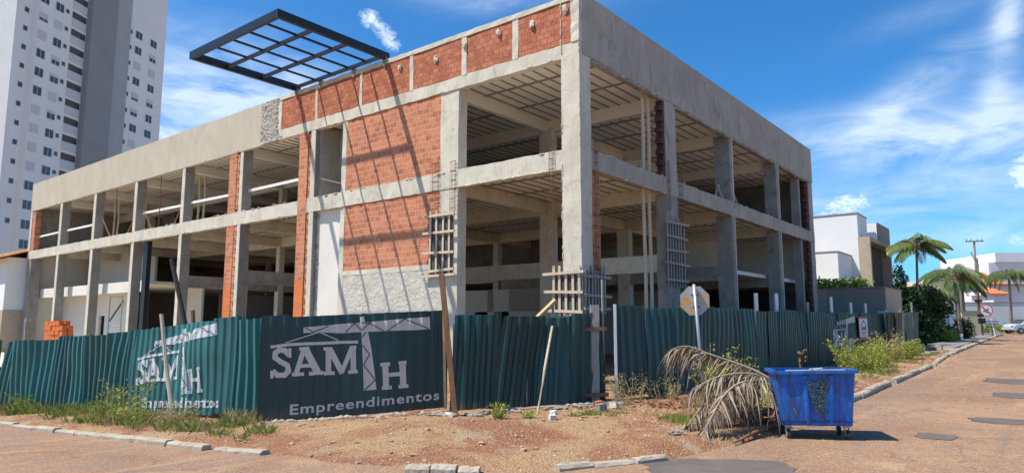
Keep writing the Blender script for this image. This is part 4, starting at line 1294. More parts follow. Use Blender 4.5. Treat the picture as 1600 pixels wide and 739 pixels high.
prop([(2.00, 15.25, 0.1), (1.99, 15.2, 2.74)], 'woodgrey', 'slim pale pole standing right of the concrete gap post', None, 0.03, 'slim_pole', 'pole')
prop([(0.40, 16.4, 1.72), (1.05, 16.9, 2.33)], 'woodyellow', 'fresh yellow timber sticking up behind the dark buckled sheets', None, 0.055, 'yellow_timber', 'timber', True)
prop([(0.05, 16.5, 1.78), (1.5, 16.9, 1.96)], 'wood', 'pale lath lying under the fresh yellow timber', None, 0.03, 'pale_lath', 'lath', True)
prop([(0.45, 16.42, 0.1), (0.45, 16.4, 1.74)], 'woodgrey', 'upright stud carrying the fresh yellow timber', None, 0.04, 'timber_stud', 'stud', True)
prop([(1.0, 16.92, 0.1), (1.0, 16.9, 2.28)], 'woodgrey', 'upright stud behind the yellow timber beside the corner column', None, 0.04, 'timber_stud', 'stud', True)

# ------------------------------------------------------------------ stack of bricks behind the left fence
bs0 = W(-5.78, 21.4, 0) + Vector((0.72, 0, 0))
m_bn = mat_flat('new_orange_brick', (0.62, 0.17, 0.055), 0.9, 0, 0.22, 7, 0.2, 0.3)
def brick_mesh():
    bm = MB()
    bm.box(-0.145, 0.145, -0.09, 0.09, 0, 0.185)
    return bm
pal = tag(MB().build('pallet', M['woodgrey']), 'timber base with block pile under the orange bricks behind the left fence', 'pallet')
bpy.data.objects.remove(pal)
mb = MB()
for i in range(4):
    mb.box(-0.85, 0.85, -0.5 + i * 0.28, -0.34 + i * 0.28, 0.96, 0.99)
for x in (-0.7, 0.0, 0.62):
    mb.box(x, x + 0.08, -0.5, 0.5, 0.0, 0.96)
pal = mb.build('brick_bench', M['woodgrey'])
pal.location = bs0; pal.rotation_euler = (0, 0, rad(-34))
tag(pal, 'timber bench carrying the stack of orange bricks behind the left fence', 'bench')
RBk = random.Random(5)
bmh = MB()
bmh.box(-0.145, 0.145, -0.09, 0.09, 0, 0.18)
for (x0, x1) in ((-0.12, -0.045), (-0.035, 0.035), (0.045, 0.12)):
    pass
b0 = None
for lay in range(5):
    for r_ in range(2):
        for c_ in range(5 if lay < 4 else 4):
            if b0 is None:
                b0 = bmh.build('hollow_brick', m_bn)
                tag(b0, 'orange hollow brick in the stack behind the left fence', 'brick', 'orange bricks stacked behind the left fence')
                o = b0
            else:
                o = b0.copy(); COL.objects.link(o)
            lx = -0.62 + c_ * 0.31 + RBk.uniform(-.02, .02); ly = -0.15 + r_ * 0.22 + RBk.uniform(-.015, .015)
            a = rad(-34)
            o.location = (bs0.x + lx * math.cos(a) - ly * math.sin(a), bs0.y + lx * math.sin(a) + ly * math.cos(a), 0.992 + lay * 0.182)
            o.rotation_euler = (0, 0, a + RBk.uniform(-.06, .06))

# ------------------------------------------------------------------ octagonal sign seen from behind
st_ = thing('traffic_sign', (3.66, 13.6, 0.10), 'back of a rusty octagonal sign on a thin grey pole beside the dead palm frond', 'traffic sign', rz=rad(-4))
mb = MB(); mb.tube([(0.07, 0, 0), (0.0, 0, 1.3), (-0.065, 0, 2.44)], 0.032, 8); mb.build('pole', M['galv'], st_, smooth=True)
t = NT('rusty_sign_back')
f1 = t.ramp(t.noise(3.4, 6, 0.7, t.vec((1.6, 1, 1)), 0.8), 0.47, 0.53)
c = t.mix(f1, (0.40, 0.45, 0.47), (0.66, 0.36, 0.10))
c = t.mix(t.ramp(t.noise(14, 5, 0.7), 0.60, 0.68), c, (0.30, 0.16, 0.07))
M['signback'] = t.done(c, 0.6, 0.1, 0.4)
mb = MB()
ring = [(0.305 * math.cos(rad(22.5 + 45 * i)), 0.305 * math.sin(rad(22.5 + 45 * i))) for i in range(8)]
fr = [(x - 0.05, 0.045, z + 2.12) for x, z in ring]; bk = [(x - 0.05, 0.052, z + 2.12) for x, z in ring]
n = 0
mb.v = fr + bk
mb.f = [tuple(range(8)), tuple(range(15, 7, -1))] + [(i, 8 + i, 8 + (i + 1) % 8, (i + 1) % 8) for i in range(8)]
mb.build('octagonal_plate', M['signback'], st_, fix=True)
mb = MB(); mb.box(-0.12, 0.02, 0.034, 0.044, 2.22, 2.25); mb.box(-0.10, 0.04, 0.034, 0.044, 1.98, 2.01); mb.build('clamp', M['rust'], st_)

# ------------------------------------------------------------------ blue waste container
t = NT('scuffed_blue_plastic')
f1 = t.ramp(t.noise(1.6, 5, 0.6), 0.3, 0.7)
c = t.mix(f1, (0.003, 0.095, 0.40), (0.006, 0.15, 0.60))
sv = t.vec((8, 8, 0.8), rot=(0, 0.35, 0))
c = t.mix(t.math('MULTIPLY', t.ramp(t.noise(1.5, 8, 0.75, sv), 0.47, 0.58), 0.8), c, (0.035, 0.05, 0.09))
c = t.mix(t.math('MULTIPLY', t.ramp(t.noise(5, 8, 0.8), 0.62, 0.66), 0.6), c, (0.20, 0.27, 0.40))
c = t.mix(t.math('MULTIPLY', t.ramp(t.noise(1.1, 6, 0.7, None, 1.0), 0.52, 0.58), 0.40), c, (0.012, 0.035, 0.12))
t.bump(t.noise(6, 3), 0.15, 0.02)
M['blue'] = t.done(c, 0.38, 0, 0.5)
M['bluedark'] = mat_flat('inner_blue', (0.004, 0.03, 0.14), 0.6)
BIN = thing('waste_container', (4.66, 10.75, 0.0), 'scuffed blue wheeled waste container with a peeled sticker standing in the road', 'container', rz=rad(-11))
BIN.scale = (0.83, 0.84, 0.97)
BIN.rotation_euler[1] = rad(-0.8)
def bin_shell():
    mb = MB()
    w0, w1, d0, d1, z0, z1 = 0.60, 0.69, 0.0, 0.78, 0.235, 1.07
    def sect(k):
        w = w0 + (w1 - w0) * k
        return -w, w, d0 - 0.07 * k, d1 + 0.07 * k, z0 + (z1 - z0) * k
    # front with two recess ribs
    xs = [-1, -0.97, -0.36, -0.30, -0.24, -0.18, 0.30, 0.36, 0.42, 0.48, 0.97, 1]
    dd = [0.03, 0, 0, -0.035, -0.035, 0, 0, -0.035, -0.035, 0, 0, 0.03]
    ks = [0, 0.03, 0.5, 0.93, 1.0]
    rows = []
    for k in ks:
        a, b, y0, y1, z = sect(k)
        row = []
        for x, d_ in zip(xs, dd):
            bow = -0.025 * (1 - x * x) * math.sin(k * math.pi)
            dd_ = d_ if 0.02 < k < 0.95 else (d_ if abs(x) > 0.96 else 0)
            row.append((b * x, y0 + dd_ + bow, z))
        for x, d_ in zip(xs[::-1], dd[::-1]):
            row.append((b * x, y1 - (d_ if abs(x) > 0.96 else 0), z))
        rows.append(row)
    n = len(rows[0])
    for r_ in rows:
        mb.v += r_
    for i in range(len(rows) - 1):
        for j in range(n):
            j2 = (j + 1) % n
            mb.f.append((i * n + j, i * n + j2, (i + 1) * n + j2, (i + 1) * n + j))
    mb.f.append(tuple(range(n))[::-1])
    return mb
body = bin_shell().build('body', M['blue'], BIN, fix=True)
mb = MB()
mb.box(-0.62, 0.62, -0.03, 0.81, 0.30, 0.31); mb.build('inner_floor', M['bluedark'], body)
mb = MB()
rim = [(-0.70, -0.11, 1.06), (0.70, -0.11, 1.075), (0.70, 0.88, 1.06), (-0.70, 0.88, 1.06)]
for a, b in zip(rim, rim[1:] + rim[:1]):
    mb.bar(a, b, 0.075, 0.05)
mb.build('rim', M['blue'], BIN)
mb = MB(); mb.bar((-0.52, -0.118, 1.094), (0.50, -0.118, 1.105), 0.05, 0.014); mb.bar((-0.1, -0.11, 1.11), (0.12, -0.09, 1.125), 0.07, 0.02)
mb.build('worn_rim_edge', mat_mottle('scraped_plastic', (0.42, 0.46, 0.50), (0.60, 0.62, 0.62), (0.10, 0.16, 0.3), 6, rough=0.7, spot=0.55), BIN)
mb = MB()
for x in (-0.30, 0.30):
    pass
# wrecked lid flaps folded over the back
for x, y in ((-0.50, 0.10), (0.52, 0.10), (-0.50, 0.68), (0.52, 0.68)):
    r0 = MB(); r0.tube([(x - 0.026, y, 0.085), (x + 0.026, y, 0.085)], 0.085, 16)
    whl = r0.build('wheel', M['tyre'], BIN)
    r1 = MB(); r1.tube([(x - 0.026, y, 0.075), (x + 0.026, y, 0.075)], 0.035, 12); r1.build('hub', M['galv'], whl)
    mb = MB(); mb.bar((x - 0.034, y, 0.06), (x - 0.034, y + (0.05), 0.21), 0.012, 0.07, up=(0, 1, 0)); mb.bar((x + 0.034, y, 0.06), (x + 0.034, y + 0.05, 0.21), 0.008, 0.06, up=(0, 1, 0))
    mb.box(x - 0.06, x + 0.06, y - 0.02, y + 0.10, 0.20, 0.24); mb.build('caster_fork', M['galv'], BIN)
# remains of the sticker: torn scraps
RS_ = random.Random(9)
def scraps(nm, mat, n, lift, big=1.0):
    mb = MB()
    for i in range(n):
        v_ = RS_.random()
        z = 0.46 + 0.48 * v_
        hw = 0.06 + 0.15 * v_
        x = RS_.uniform(-hw, hw) + 0.02
        k = (z - 0.17) / 0.9
        y = -0.07 * k - 0.025 * (1 - x * x) * math.sin(k * math.pi) - lift - 0.0002 * i
        sx, sz = RS_.uniform(0.005, 0.02) * big, RS_.uniform(0.003, 0.010) * big
        pts = []
        m_ = RS_.randint(4, 6)
        for j in range(m_):
            a = 2 * math.pi * j / m_
            q = RS_.uniform(0.6, 1.2)
            pts.append((x + sx * q * math.cos(a), y, z + sz * q * math.sin(a)))
        mb.quad(*pts)
    o_ = mb.build(nm, mat, BIN); o_['kind'] = 'stuff'
    return o_
scraps('sticker_remains', mat_flat('dirty_sticker', (0.06, 0.085, 0.08), 0.7, 0, 0.3), 420, 0.006, 1.5)
scraps('sticker_remains', mat_flat('yellow_sticker_scraps', (0.30, 0.30, 0.09), 0.7, 0, 0.3), 22, 0.060, 0.8)
scraps('sticker_remains', mat_flat('pale_sticker_scraps', (0.42, 0.46, 0.46), 0.7, 0, 0.3), 34, 0.070, 0.8)
# dried brown plant poking out behind the container
mb = MB(); mb.tube([(0, 0, 0), (0.02, 0, 0.7), (0.0, 0.02, 1.05), (0.07, 0, 1.16)], [0.02, 0.018, 0.02, 0.025])
for i in range(12):
    mb.lump((RS_.uniform(-.02, .12), RS_.uniform(-.04, .04), RS_.uniform(1.0, 1.2)), .022, .02, .022, RS_, 0.4)
o = mb.build('dried_stem', M['woodbrown']); o.location = (4.95, 12.0, 0.12)
tag(o, 'dried brown plant stem standing behind the blue container', 'dried plant')

# ------------------------------------------------------------------ vegetation helpers
M['weed'] = mat_leaf('weed_leaf', (0.13, 0.21, 0.03), (0.33, 0.38, 0.08), 0.55, 0.35)
M['weedy'] = mat_leaf('weed_leaf_yellow', (0.21, 0.27, 0.04), (0.44, 0.46, 0.10), 0.55, 0.35)
M['grassg'] = mat_leaf('green_grass', (0.20, 0.28, 0.05), (0.42, 0.46, 0.14), 0.7, 0.4)
M['grassy'] = mat_leaf('dry_grass', (0.34, 0.29, 0.12), (0.52, 0.44, 0.23), 0.8, 0.3)
M['dryleaf'] = mat_leaf('dead_palm_leaf', (0.13, 0.085, 0.06), (0.42, 0.33, 0.23), 0.75, 0.12)
M['rachis'] = mat_flat('dead_palm_rib', (0.34, 0.25, 0.19), 0.8, 0, 0.2)
M['palm'] = mat_leaf('palm_leaf', (0.05, 0.10, 0.022), (0.14, 0.20, 0.05), 0.45, 0.2)
M['palmy'] = mat_leaf('palm_leaf_bright', (0.07, 0.13, 0.02), (0.20, 0.24, 0.05), 0.45, 0.25)
M['dark'] = mat_leaf('conifer_leaf', (0.012, 0.035, 0.012), (0.035, 0.075, 0.022), 0.6, 0.1)
M['shrub'] = mat_leaf('shrub_leaf', (0.025, 0.06, 0.015), (0.07, 0.12, 0.03), 0.6, 0.15)
M['bark'] = mat_mottle('bark', (0.14, 0.11, 0.085), (0.24, 0.19, 0.15), (0.08, 0.06, 0.05), 4, stretch=(2, 2, 0.8), rough=0.95, bump=0.5)
M['palmtrunk'] = mat_mottle('palm_trunk', (0.20, 0.16, 0.13), (0.30, 0.25, 0.21), (0.12, 0.09, 0.07), 3, stretch=(1, 1, 4), rough=0.9, bump=0.4)

def leafquad(mb, c, d, up, l, w):
    side = d.cross(up)
    if side.length < 1e-4: side = Vector((1, 0, 0))
    side.normalize()
    a = c; b = c + d * l * 0.5 + side * w * 0.5; e = c + d * l; f = c + d * l * 0.5 - side * w * 0.5
    mb.quad(a, b, e, f)

def rvec(rnd):
    while True:
        v = Vector((rnd.uniform(-1, 1), rnd.uniform(-1, 1), rnd.uniform(-1, 1)))
        if 0.05 < v.length < 1: return v.normalized()

def weed_bush(loc, h, spread, nst, label, mat='weed', seed=1, leaf=0.05, group=None, lean=0.3):
    rnd = random.Random(seed)
    root = thing('weed_bush', tuple(loc), label, 'weed', group=group)
    ms_, ml = MB(), MB()
    for i in range(nst):
        a = rnd.uniform(0, 6.28)
        bx, by = math.cos(a) * spread * rnd.random() * 0.6, math.sin(a) * spread * rnd.random() * 0.6
        hh = h * rnd.uniform(0.45, 1.0)
        d = Vector((math.cos(a) * lean, math.sin(a) * lean, 1)).normalized()
        pts = [Vector((bx, by, -0.05))]
        n = 6
        for k in range(n):
            d = (d + Vector((rnd.uniform(-.2, .2), rnd.uniform(-.2, .2), 0))).normalized()
            pts.append(pts[-1] + d * hh / n)
        ms_.tube(pts, [0.006] * (n) + [0.003], 3, False)
        for k in range(1, n + 1):
            for j in range(rnd.randint(5, 9)):
                c = pts[k - 1].lerp(pts[k], rnd.random())
                dd = rvec(rnd); dd.z = dd.z * 0.5 + 0.25
                dd.normalize()
                c2 = c + dd * rnd.uniform(0.0, 0.10)
                leafquad(ml, c2, dd, rvec(rnd), leaf * rnd.uniform(0.7, 1.6), leaf * rnd.uniform(0.4, 0.8))
    ms_.build('stem', M['grassy'], root); ml.build('leaves', M[mat], root)
    return root

def on_site(s, t_, dz=0.0):
    return W(s, t_, on_z(s, t_) + dz)

weeds = [
    (-8.75, 5.9, 1.15, 0.45, 15, 'tall yellow green weed in front of the left side of the worn logo', 'weedy', 0.055),
    (-8.85, 7.2, 0.75, 0.4, 18, 'feathery green weed against the plain teal sheets left of the worn logo', 'weed', 0.045),
    (-9.3, 4.9, 0.5, 0.6, 18, 'broad low leafy weed by the kerb below the worn logo', 'weedy', 0.05),
    (-9.0, 3.6, 0.5, 0.5, 22, 'reddish dry weed clump below the H of the worn logo', 'grassy', 0.04),
    (-8.7, 12.6, 0.75, 0.6, 26, 'leafy weed clump at the foot of the second sheet from the far left', 'weed', 0.05),
    (-9.0, 14.8, 0.6, 0.9, 30, 'low green weed clump at the far left edge of the fence', 'weedy', 0.05),
    (-2.2, -4.7, 1.35, 0.65, 44, 'bright green bush rising behind the dead palm frond', 'weedy', 0.06),
    (-3.0, -5.5, 0.75, 0.45, 24, 'green weed between the palm frond and the blue container', 'weedy', 0.05),
    (8.6, -4.9, 1.25, 1.1, 70, 'largest pale green bush behind the right end of the blue container', 'weedy', 0.07),
    (11.6, -4.6, 1.15, 1.0, 50, 'green bush in front of the far worn logo', 'weedy', 0.07),
    (14.8, -4.6, 1.4, 0.6, 34, 'brown withered bush under the notice board', 'grassy', 0.07),
    (17.3, -4.9, 0.95, 0.9, 40, 'light green bush below the leaning far sheets', 'weedy', 0.07),
    (20.6, -4.5, 0.8, 0.8, 26, 'small weed bush at the foot of the leaning pale sheet', 'weed', 0.07),
    (-6.05, -2.1, 0.34, 0.15, 9, 'small green seedling on the rubble in front of the dark sheets', 'weedy', 0.05),
    (-5.7, -2.5, 0.22, 0.12, 7, 'tiny pale seedling right of the small green seedling', 'weedy', 0.04),
    (-2.9, -2.9, 0.7, 0.5, 20, 'thin dry weeds at the foot of the corner gap post', 'grassy', 0.03),
    (-1.9, -3.3, 0.6, 0.5, 14, 'thin dry weeds at the foot of the white fence post', 'grassy', 0.03)]
for i, (s, t_, h, sp, ns, lab, m_, lf) in enumerate(weeds):
    weed_bush(on_site(s, t_), h, sp, ns, lab, m_, 40 + i, lf)

def grass(name, label, mat, spots, seed, kind='stuff'):
    rnd = random.Random(seed)
    mb = MB()
    for (s0, s1, t0, t1, n, h, bl) in spots:
        for i in range(n):
            s, t_ = rnd.uniform(s0, s1), rnd.uniform(t0, t1)
            if kerb_dist(s, t_) < 0.08: continue
            if noise.noise(Vector((s * 1.1, t_ * 1.1, seed))) < 0.02: continue
            c = on_site(s, t_)
            k = rnd.uniform(0.5, 1.25)
            for b in range(bl):
                a = rnd.uniform(0, 6.28); r_ = rnd.uniform(0, 0.08)
                p = c + Vector((math.cos(a) * r_, math.sin(a) * r_, -0.02))
                l = rnd.uniform(0.15, 0.7)
                d = Vector((math.cos(a) * l, math.sin(a) * l, 1)).normalized()
                hh = h * k * rnd.uniform(0.5, 1.1)
                sd = Vector((-math.sin(a), math.cos(a), 0)) * 0.0045
                m_ = p + d * hh * 0.55
                e = m_ + (d + Vector((math.cos(a), math.sin(a), -0.3)) * 0.5).normalized() * hh * 0.5
                mb.quad(p - sd, p + sd, m_ + sd * 0.8, e, m_ - sd * 0.8)
    o = mb.build(name, M[mat])
    return tag(o, label, 'grass', None, kind)
grass('green_grass', 'green grass tufts along the foot of the fences', 'grassg', [
    (-9.7, -8.3, 1.4, 9, 260, 0.24, 9), (-9.7, -8.5, 9, 15.5, 240, 0.32, 9),
    (-9.6, -8.6, 0.2, 2.6, 70, 0.20, 14), (-5.1, -4.3, -3.6, -2.9, 110, 0.09, 16),
    (-4.9, -2.9, -5.6, -4.3, 170, 0.14, 14), (2, 14, -5.9, -3.6, 260, 0.22, 12), (14, 26, -5.6, -4.0, 160, 0.22, 10),
    (-3.2, 2, -5.6, -3.6, 90, 0.18, 12)], 5)
grass('dry_grass', 'straw coloured dry grass between the kerb and the left fence', 'grassy', [
    (-9.8, -8.3, 0.6, 8, 190, 0.24, 9), (-9.8, -8.5, 8, 15, 90, 0.22, 8), (-8.9, -8.3, 0.9, 3.4, 120, 0.30, 14),
    (-4.6, -2.3, -4.6, -3.0, 110, 0.10, 12), (-1.8, 10, -5.9, -3.6, 120, 0.22, 10)], 6)

# gravel scattered over the verge and the edges of the road
t = NT('pebbles')
g_ = t.new('ShaderNodeNewGeometry')
cr_ = t.new('ShaderNodeValToRGB')
cr_.color_ramp.interpolation = 'CONSTANT'
els = cr_.color_ramp.elements
els[0].color = (0.47, 0.28, 0.16, 1); els[1].position = 0.45; els[1].color = (0.56, 0.42, 0.28, 1)
e = els.new(0.65); e.color = (0.34, 0.15, 0.09, 1)
e = els.new(0.82); e.color = (0.56, 0.48, 0.38, 1)
e = els.new(0.93); e.color = (0.20, 0.14, 0.11, 1)
t.l.new(g_.outputs['Random Per Island'], cr_.inputs[0])
M['pebble'] = t.done(cr_.outputs[0], 0.95, 0, 0.15)
rnd = random.Random(12)
OCT = [(1, 0, 0), (0, 1, 0), (-1, 0, 0), (0, -1, 0), (0, 0, 1)]
mb = MB()
def pebbles(n, s0, s1, t0, t1, r0, r1, f=None):
    for i in range(n):
        s, t_ = rnd.uniform(s0, s1), rnd.uniform(t0, t1)
        if f and not f(s, t_): continue
        c = W(s, t_, on_z(s, t_))
        r_ = r0 + (r1 - r0) * rnd.random() ** 3
        a = rnd.uniform(0, 3)
        k = len(mb.v)
        for (x, y, z) in OCT:
            q = rnd.uniform(0.7, 1.3)
            xx, yy = x * math.cos(a) - y * math.sin(a), x * math.sin(a) + y * math.cos(a)
            mb.v.append((c.x + xx * r_ * q, c.y + yy * r_ * q, c.z - 0.2 * r_ + z * r_ * 0.8 * q))
        for j in range(4):
            mb.f.append((k + j, k + (j + 1) % 4, k + 4))
pebbles(9000, -10.1, -4.2, -6.2, 3, 0.005, 0.020)
pebbles(4000, -11.5, -9, -7.5, 9, 0.004, 0.014)
pebbles(2500, -10.1, -8.2, 3, 15, 0.008, 0.03)
pebbles(3500, -5, 2, -6.3, -2.6, 0.008, 0.03)
pebbles(2600, 2, 24, -6.5, -3.5, 0.01, 0.04)
pebbles(4200, -12.5, 8, -12, -5.5, 0.005, 0.015)
tag(mb.build('gravel', M['pebble']), 'loose orange and pale gravel over the verge and the road edge', 'gravel', None, 'stuff')

# larger clods, stones and dry bits lying on the dirt
mb = MB()
for i in range(420):
    s, t_ = rnd.uniform(-9.9, -3.4), rnd.uniform(-5.8, 2.2)
    if kerb_dist(s, t_) < -0.2: continue
    p = on_site(s, t_)
    r_ = 0.012 + 0.035 * rnd.random() ** 2.5
    mb.lump((p.x, p.y, p.z + r_ * 0.2), r_ * rnd.uniform(.8, 1.6), r_ * rnd.uniform(.8, 1.4), r_ * 0.6, rnd, 0.35, 1)
tag(mb.build('stones', mat_mottle('earth_clods', (0.34, 0.20, 0.12), (0.48, 0.36, 0.24), (0.20, 0.11, 0.07), 3.0, rough=0.97)), 'scattered clods and small stones on the bare dirt corner', 'stones', None, 'stuff')
mb = MB()
for i in range(700):
    s, t_ = rnd.uniform(-9.9, -2.6), rnd.uniform(-6.2, 2.2)
    if noise.noise(Vector((s * 0.8, t_ * 0.8, 33))) < 0.0: continue
    p = on_site(s, t_, 0.008)
    d = rvec(rnd); d.z *= 0.15
    leafquad(mb, p, d.normalized(), Vector((0, 0, 1)) + rvec(rnd) * .3, rnd.uniform(0.03, 0.10), rnd.uniform(0.01, 0.025))
tag(mb.build('dry_bits', mat_leaf('dry_bits', (0.16, 0.10, 0.06), (0.46, 0.37, 0.24))), 'dry leaf bits and straws strewn over the dirt', 'leaf litter', None, 'stuff')

# rubble against the dark sheets
mb = MB()
for i in range(130):
    s = rnd.uniform(-6.3, -2.9)
    t_ = -0.35 - (s + 5.9) * 0.62 - rnd.uniform(0.35, 1.0)
    p = on_site(s, t_)
    r_ = rnd.uniform(0.02, 0.07)
    mb.lump((p.x, p.y, p.z + r_ * 0.3), r_ * rnd.uniform(.8, 1.6), r_ * rnd.uniform(.8, 1.4), r_ * 0.6, rnd, 0.35)
tag(mb.build('rubble', M['concrough']), 'grey cement rubble at the foot of the dark buckled sheets', 'rubble', None, 'stuff')
M['redbrick'] = mat_flat('broken_red_brick', (0.42, 0.14, 0.07), 0.95, 0, 0.25, 9, 0.2, 0.3)
for i, (s, t_, w, l, h, rz, m_, lab) in enumerate([
    (-4.15, -3.05, 0.15, 0.2, 0.13, 0.3, 'concrough', 'square grey block, left of two lying below the thin crooked pole'),
    (-3.75, -3.05, 0.12, 0.24, 0.10, 1.0, 'conc', 'tilted pale block, right of the square grey block'),
    (-3.75, -2.75, 0.14, 0.26, 0.12, 0.2, 'redbrick', 'broken red brick behind the two grey blocks'),
    (-5.0, -2.55, 0.10, 0.12, 0.07, 0.8, 'white', 'small white rubble piece near the foot of the thin crooked pole'),
    (-6.1, -0.95, 0.09, 0.20, 0.05, 0.5, 'white', 'flat white rubble piece beside the foot of the brown plank'),
    (-5.55, -2.9, 0.10, 0.16, 0.10, 0.2, 'conc', 'pale rounded stone by the small green seedling')]):
    mb = MB(); mb.rbox(-w / 2, w / 2, -l / 2, l / 2, 0, h, seg=0.06, amp=0.012, rnd=rnd)
    o = mb.build('rubble_block', M[m_], fix=True)
    o.location = on_site(s, t_, -0.01); o.rotation_euler = (rnd.uniform(-.15, .15), rnd.uniform(-.15, .15), rz)
    tag(o, lab, 'rubble block')
# sand or cement bags spilled along the foot of the lettered panel
mb = MB()
for i in range(60):
    k = i / 59
    s = -8.35 + (2.75) * k; t_ = 1.62 - 1.78 * k
    n_ = (-0.55, -0.83)
    p = on_site(s + n_[0] * 0.12, t_ + n_[1] * 0.12)
    mb.lump((p.x, p.y, p.z), 0.10, 0.06, 0.03 + 0.03 * rnd.random(), rnd, 0.3)
tag(mb.build('cement_spill', M['kerb'], smooth=True), 'pale spilled cement ridge along the foot of the lettered panel', 'cement', None, 'stuff')
# debris by the far kerb
for i, (s, t_, a, b, h, m_, lab) in enumerate([(25.2, -4.6, 0.7, 0.45, 0.2, 'blackmetal', 'dark bag of rubbish by the kerb past the broken fence end'), (24.0, -4.9, 0.9, 0.3, 0.06, 'wood', 'pale board lying by the kerb past the broken fence end'),
        (22.3, -5.1, 1.1, 0.35, 0.05, 'woodgrey', 'grey board lying on the verge before the broken fence end'), (26.6, -4.9, 0.35, 0.3, 0.25, 'kerb', 'pale stone block at the start of the far pavement')]):
    mb = MB()
    if i == 0: mb.lump((0, 0, h * .4), a, b, h, rnd, 0.2, 2)
    else: mb.rbox(-a / 2, a / 2, -b / 2, b / 2, 0, h, seg=0.2, amp=0.015, rnd=rnd)
    o = mb.build(('rubbish_bag', 'loose_board', 'loose_board', 'stone_block')[i], M[m_], fix=True, smooth=(i == 0))
    o.location = on_site(s, t_, 0.0); o.rotation_euler = (0, 0, TH + rnd.uniform(-.4, .4))
    tag(o, lab, ('bag', 'board', 'board', 'stone')[i])

# ------------------------------------------------------------------ dead palm fronds
def dead_frond(path, label, n=70, length=(0.5, 0.9), droop=1.0, seed=1, side=0.6, w=0.016):
    rnd = random.Random(seed)
    o0 = Vector(path[0]); root = thing('dead_palm_frond', tuple(o0), label, 'palm frond', group=None)
    P = [Vector(p) - o0 for p in path]
    def at_(k):
        x = k * (len(P) - 1); i = min(int(x), len(P) - 2); f = x - i
        p0 = P[max(i - 1, 0)]; p1 = P[i]; p2 = P[i + 1]; p3 = P[min(i + 2, len(P) - 1)]
        return 0.5 * ((2 * p1) + (p2 - p0) * f + (2 * p0 - 5 * p1 + 4 * p2 - p3) * f * f + (3 * p1 - p0 - 3 * p2 + p3) * f ** 3)
    pts = [at_(i / 24) for i in range(25)]
    mb = MB(); mb.tube(pts, [0.028 * (1 - 0.75 * i / 24) for i in range(25)], 6); mb.build('rachis', M['rachis'], root, smooth=True)
    ml = MB()
    for i in range(n):
        k = 0.12 + 0.87 * i / n
        c = at_(k); d = (at_(min(1, k + .02)) - at_(max(0, k - .02))).normalized()
        for sgn in (-1, 1):
            sd = d.cross(Vector((0, 0, 1)))
            if sd.length < .1: sd = Vector((1, 0, 0))
            sd.normalize()
            l = rnd.uniform(*length) * (1 - 0.45 * k) * rnd.choice((0.45, 0.8, 1.0, 1.1, 1.15))
            v = (d * rnd.uniform(0.25, 0.7) + sd * sgn * side * rnd.uniform(0.3, 1) + Vector((0, 0, rnd.uniform(-0.5, 0.1)))).normalized()
            p = c.copy(); ww = w * rnd.uniform(0.6, 1.3)
            wd = v.cross(Vector((rnd.uniform(-1, 1), rnd.uniform(-1, 1), 0.6))).normalized()
            seg = 5
            prev = (p - wd * ww * .4, p + wd * ww * .4)
            for q in range(seg):
                v = (v + Vector((0, 0, -0.34 * droop)) + rvec(rnd) * 0.16).normalized()
                p = p + v * l / seg
                gz = (o0.z + p.z) 
                if gz < 0.06: p.z = 0.06 - o0.z + rnd.uniform(0, .03)
                t2 = ww * (1 - (q + 1) / seg) + 0.001
                cur = (p - wd * t2, p + wd * t2)
                n0 = len(ml.v)
                ml.v += [tuple(prev[0]), tuple(prev[1]), tuple(cur[1]), tuple(cur[0])]
                ml.f.append((n0, n0 + 1, n0 + 2, n0 + 3))
                prev = cur
    # weld so every leaflet is one island
    me_o = ml.build('leaflets', M['dryleaf'], root)
    bm = bmesh.new(); bm.from_mesh(me_o.data); bmesh.ops.remove_doubles(bm, verts=bm.verts, dist=1e-6); bm.to_mesh(me_o.data); bm.free()
    return root
def pw(l):
    return [tuple(W(s, t_, z)) for s, t_, z in l]
dead_frond(pw([(-3.75, -6.2, 0.80), (-3.85, -5.8, 1.02), (-4.12, -5.24, 1.24), (-4.30, -4.90, 1.38), (-4.42, -4.66, 1.33)]),
           'large dry brown palm frond arching left over the sign pole', 125, (0.5, 1.05), 1.05, 3, 0.45)
dead_frond(pw([(-3.85, -6.25, 0.72), (-4.25, -6.0, 0.95), (-4.65, -5.6, 0.92), (-4.95, -5.25, 0.72)]),
           'second dry palm frond hanging just below the large arching one', 95, (0.6, 1.0), 1.0, 4, 0.6)
dead_frond(pw([(-3.9, -6.2, 0.82), (-4.55, -5.95, 0.84), (-5.1, -5.85, 0.68), (-5.6, -5.80, 0.34), (-5.85, -5.75, 0.12)]),
           'pale straw coloured palm frond drooping to the kerb left of the blue container', 150, (0.45, 0.85), 0.9, 5, 0.75, 0.018)
dead_frond(pw([(-3.7, -6.1, 0.30), (-4.2, -5.75, 0.34), (-4.8, -5.4, 0.22), (-5.3, -5.2, 0.12)]),
           'dark crushed palm frond lying on the ground under the others', 60, (0.4, 0.7), 0.9, 6, 0.8)
dead_frond(pw([(-3.8, -6.0, 0.55), (-4.4, -5.7, 0.70), (-4.9, -5.45, 0.50), (-5.3, -5.3, 0.18)]),
           'tangled brown palm frond in the middle of the dry heap', 90, (0.3, 0.8), 1.2, 16, 0.9)
mb = MB()
mb.tube([tuple(on_site(-3.6, -6.2, 0.05)), tuple(on_site(-4.5, -6.2, 0.09)), tuple(on_site(-5.6, -6.15, 0.04))], [0.045, 0.035, 0.015], 6)
tag(mb.build('dry_branch', M['woodbrown'], smooth=True), 'thin dry branch lying along the kerb under the palm fronds', 'branch')
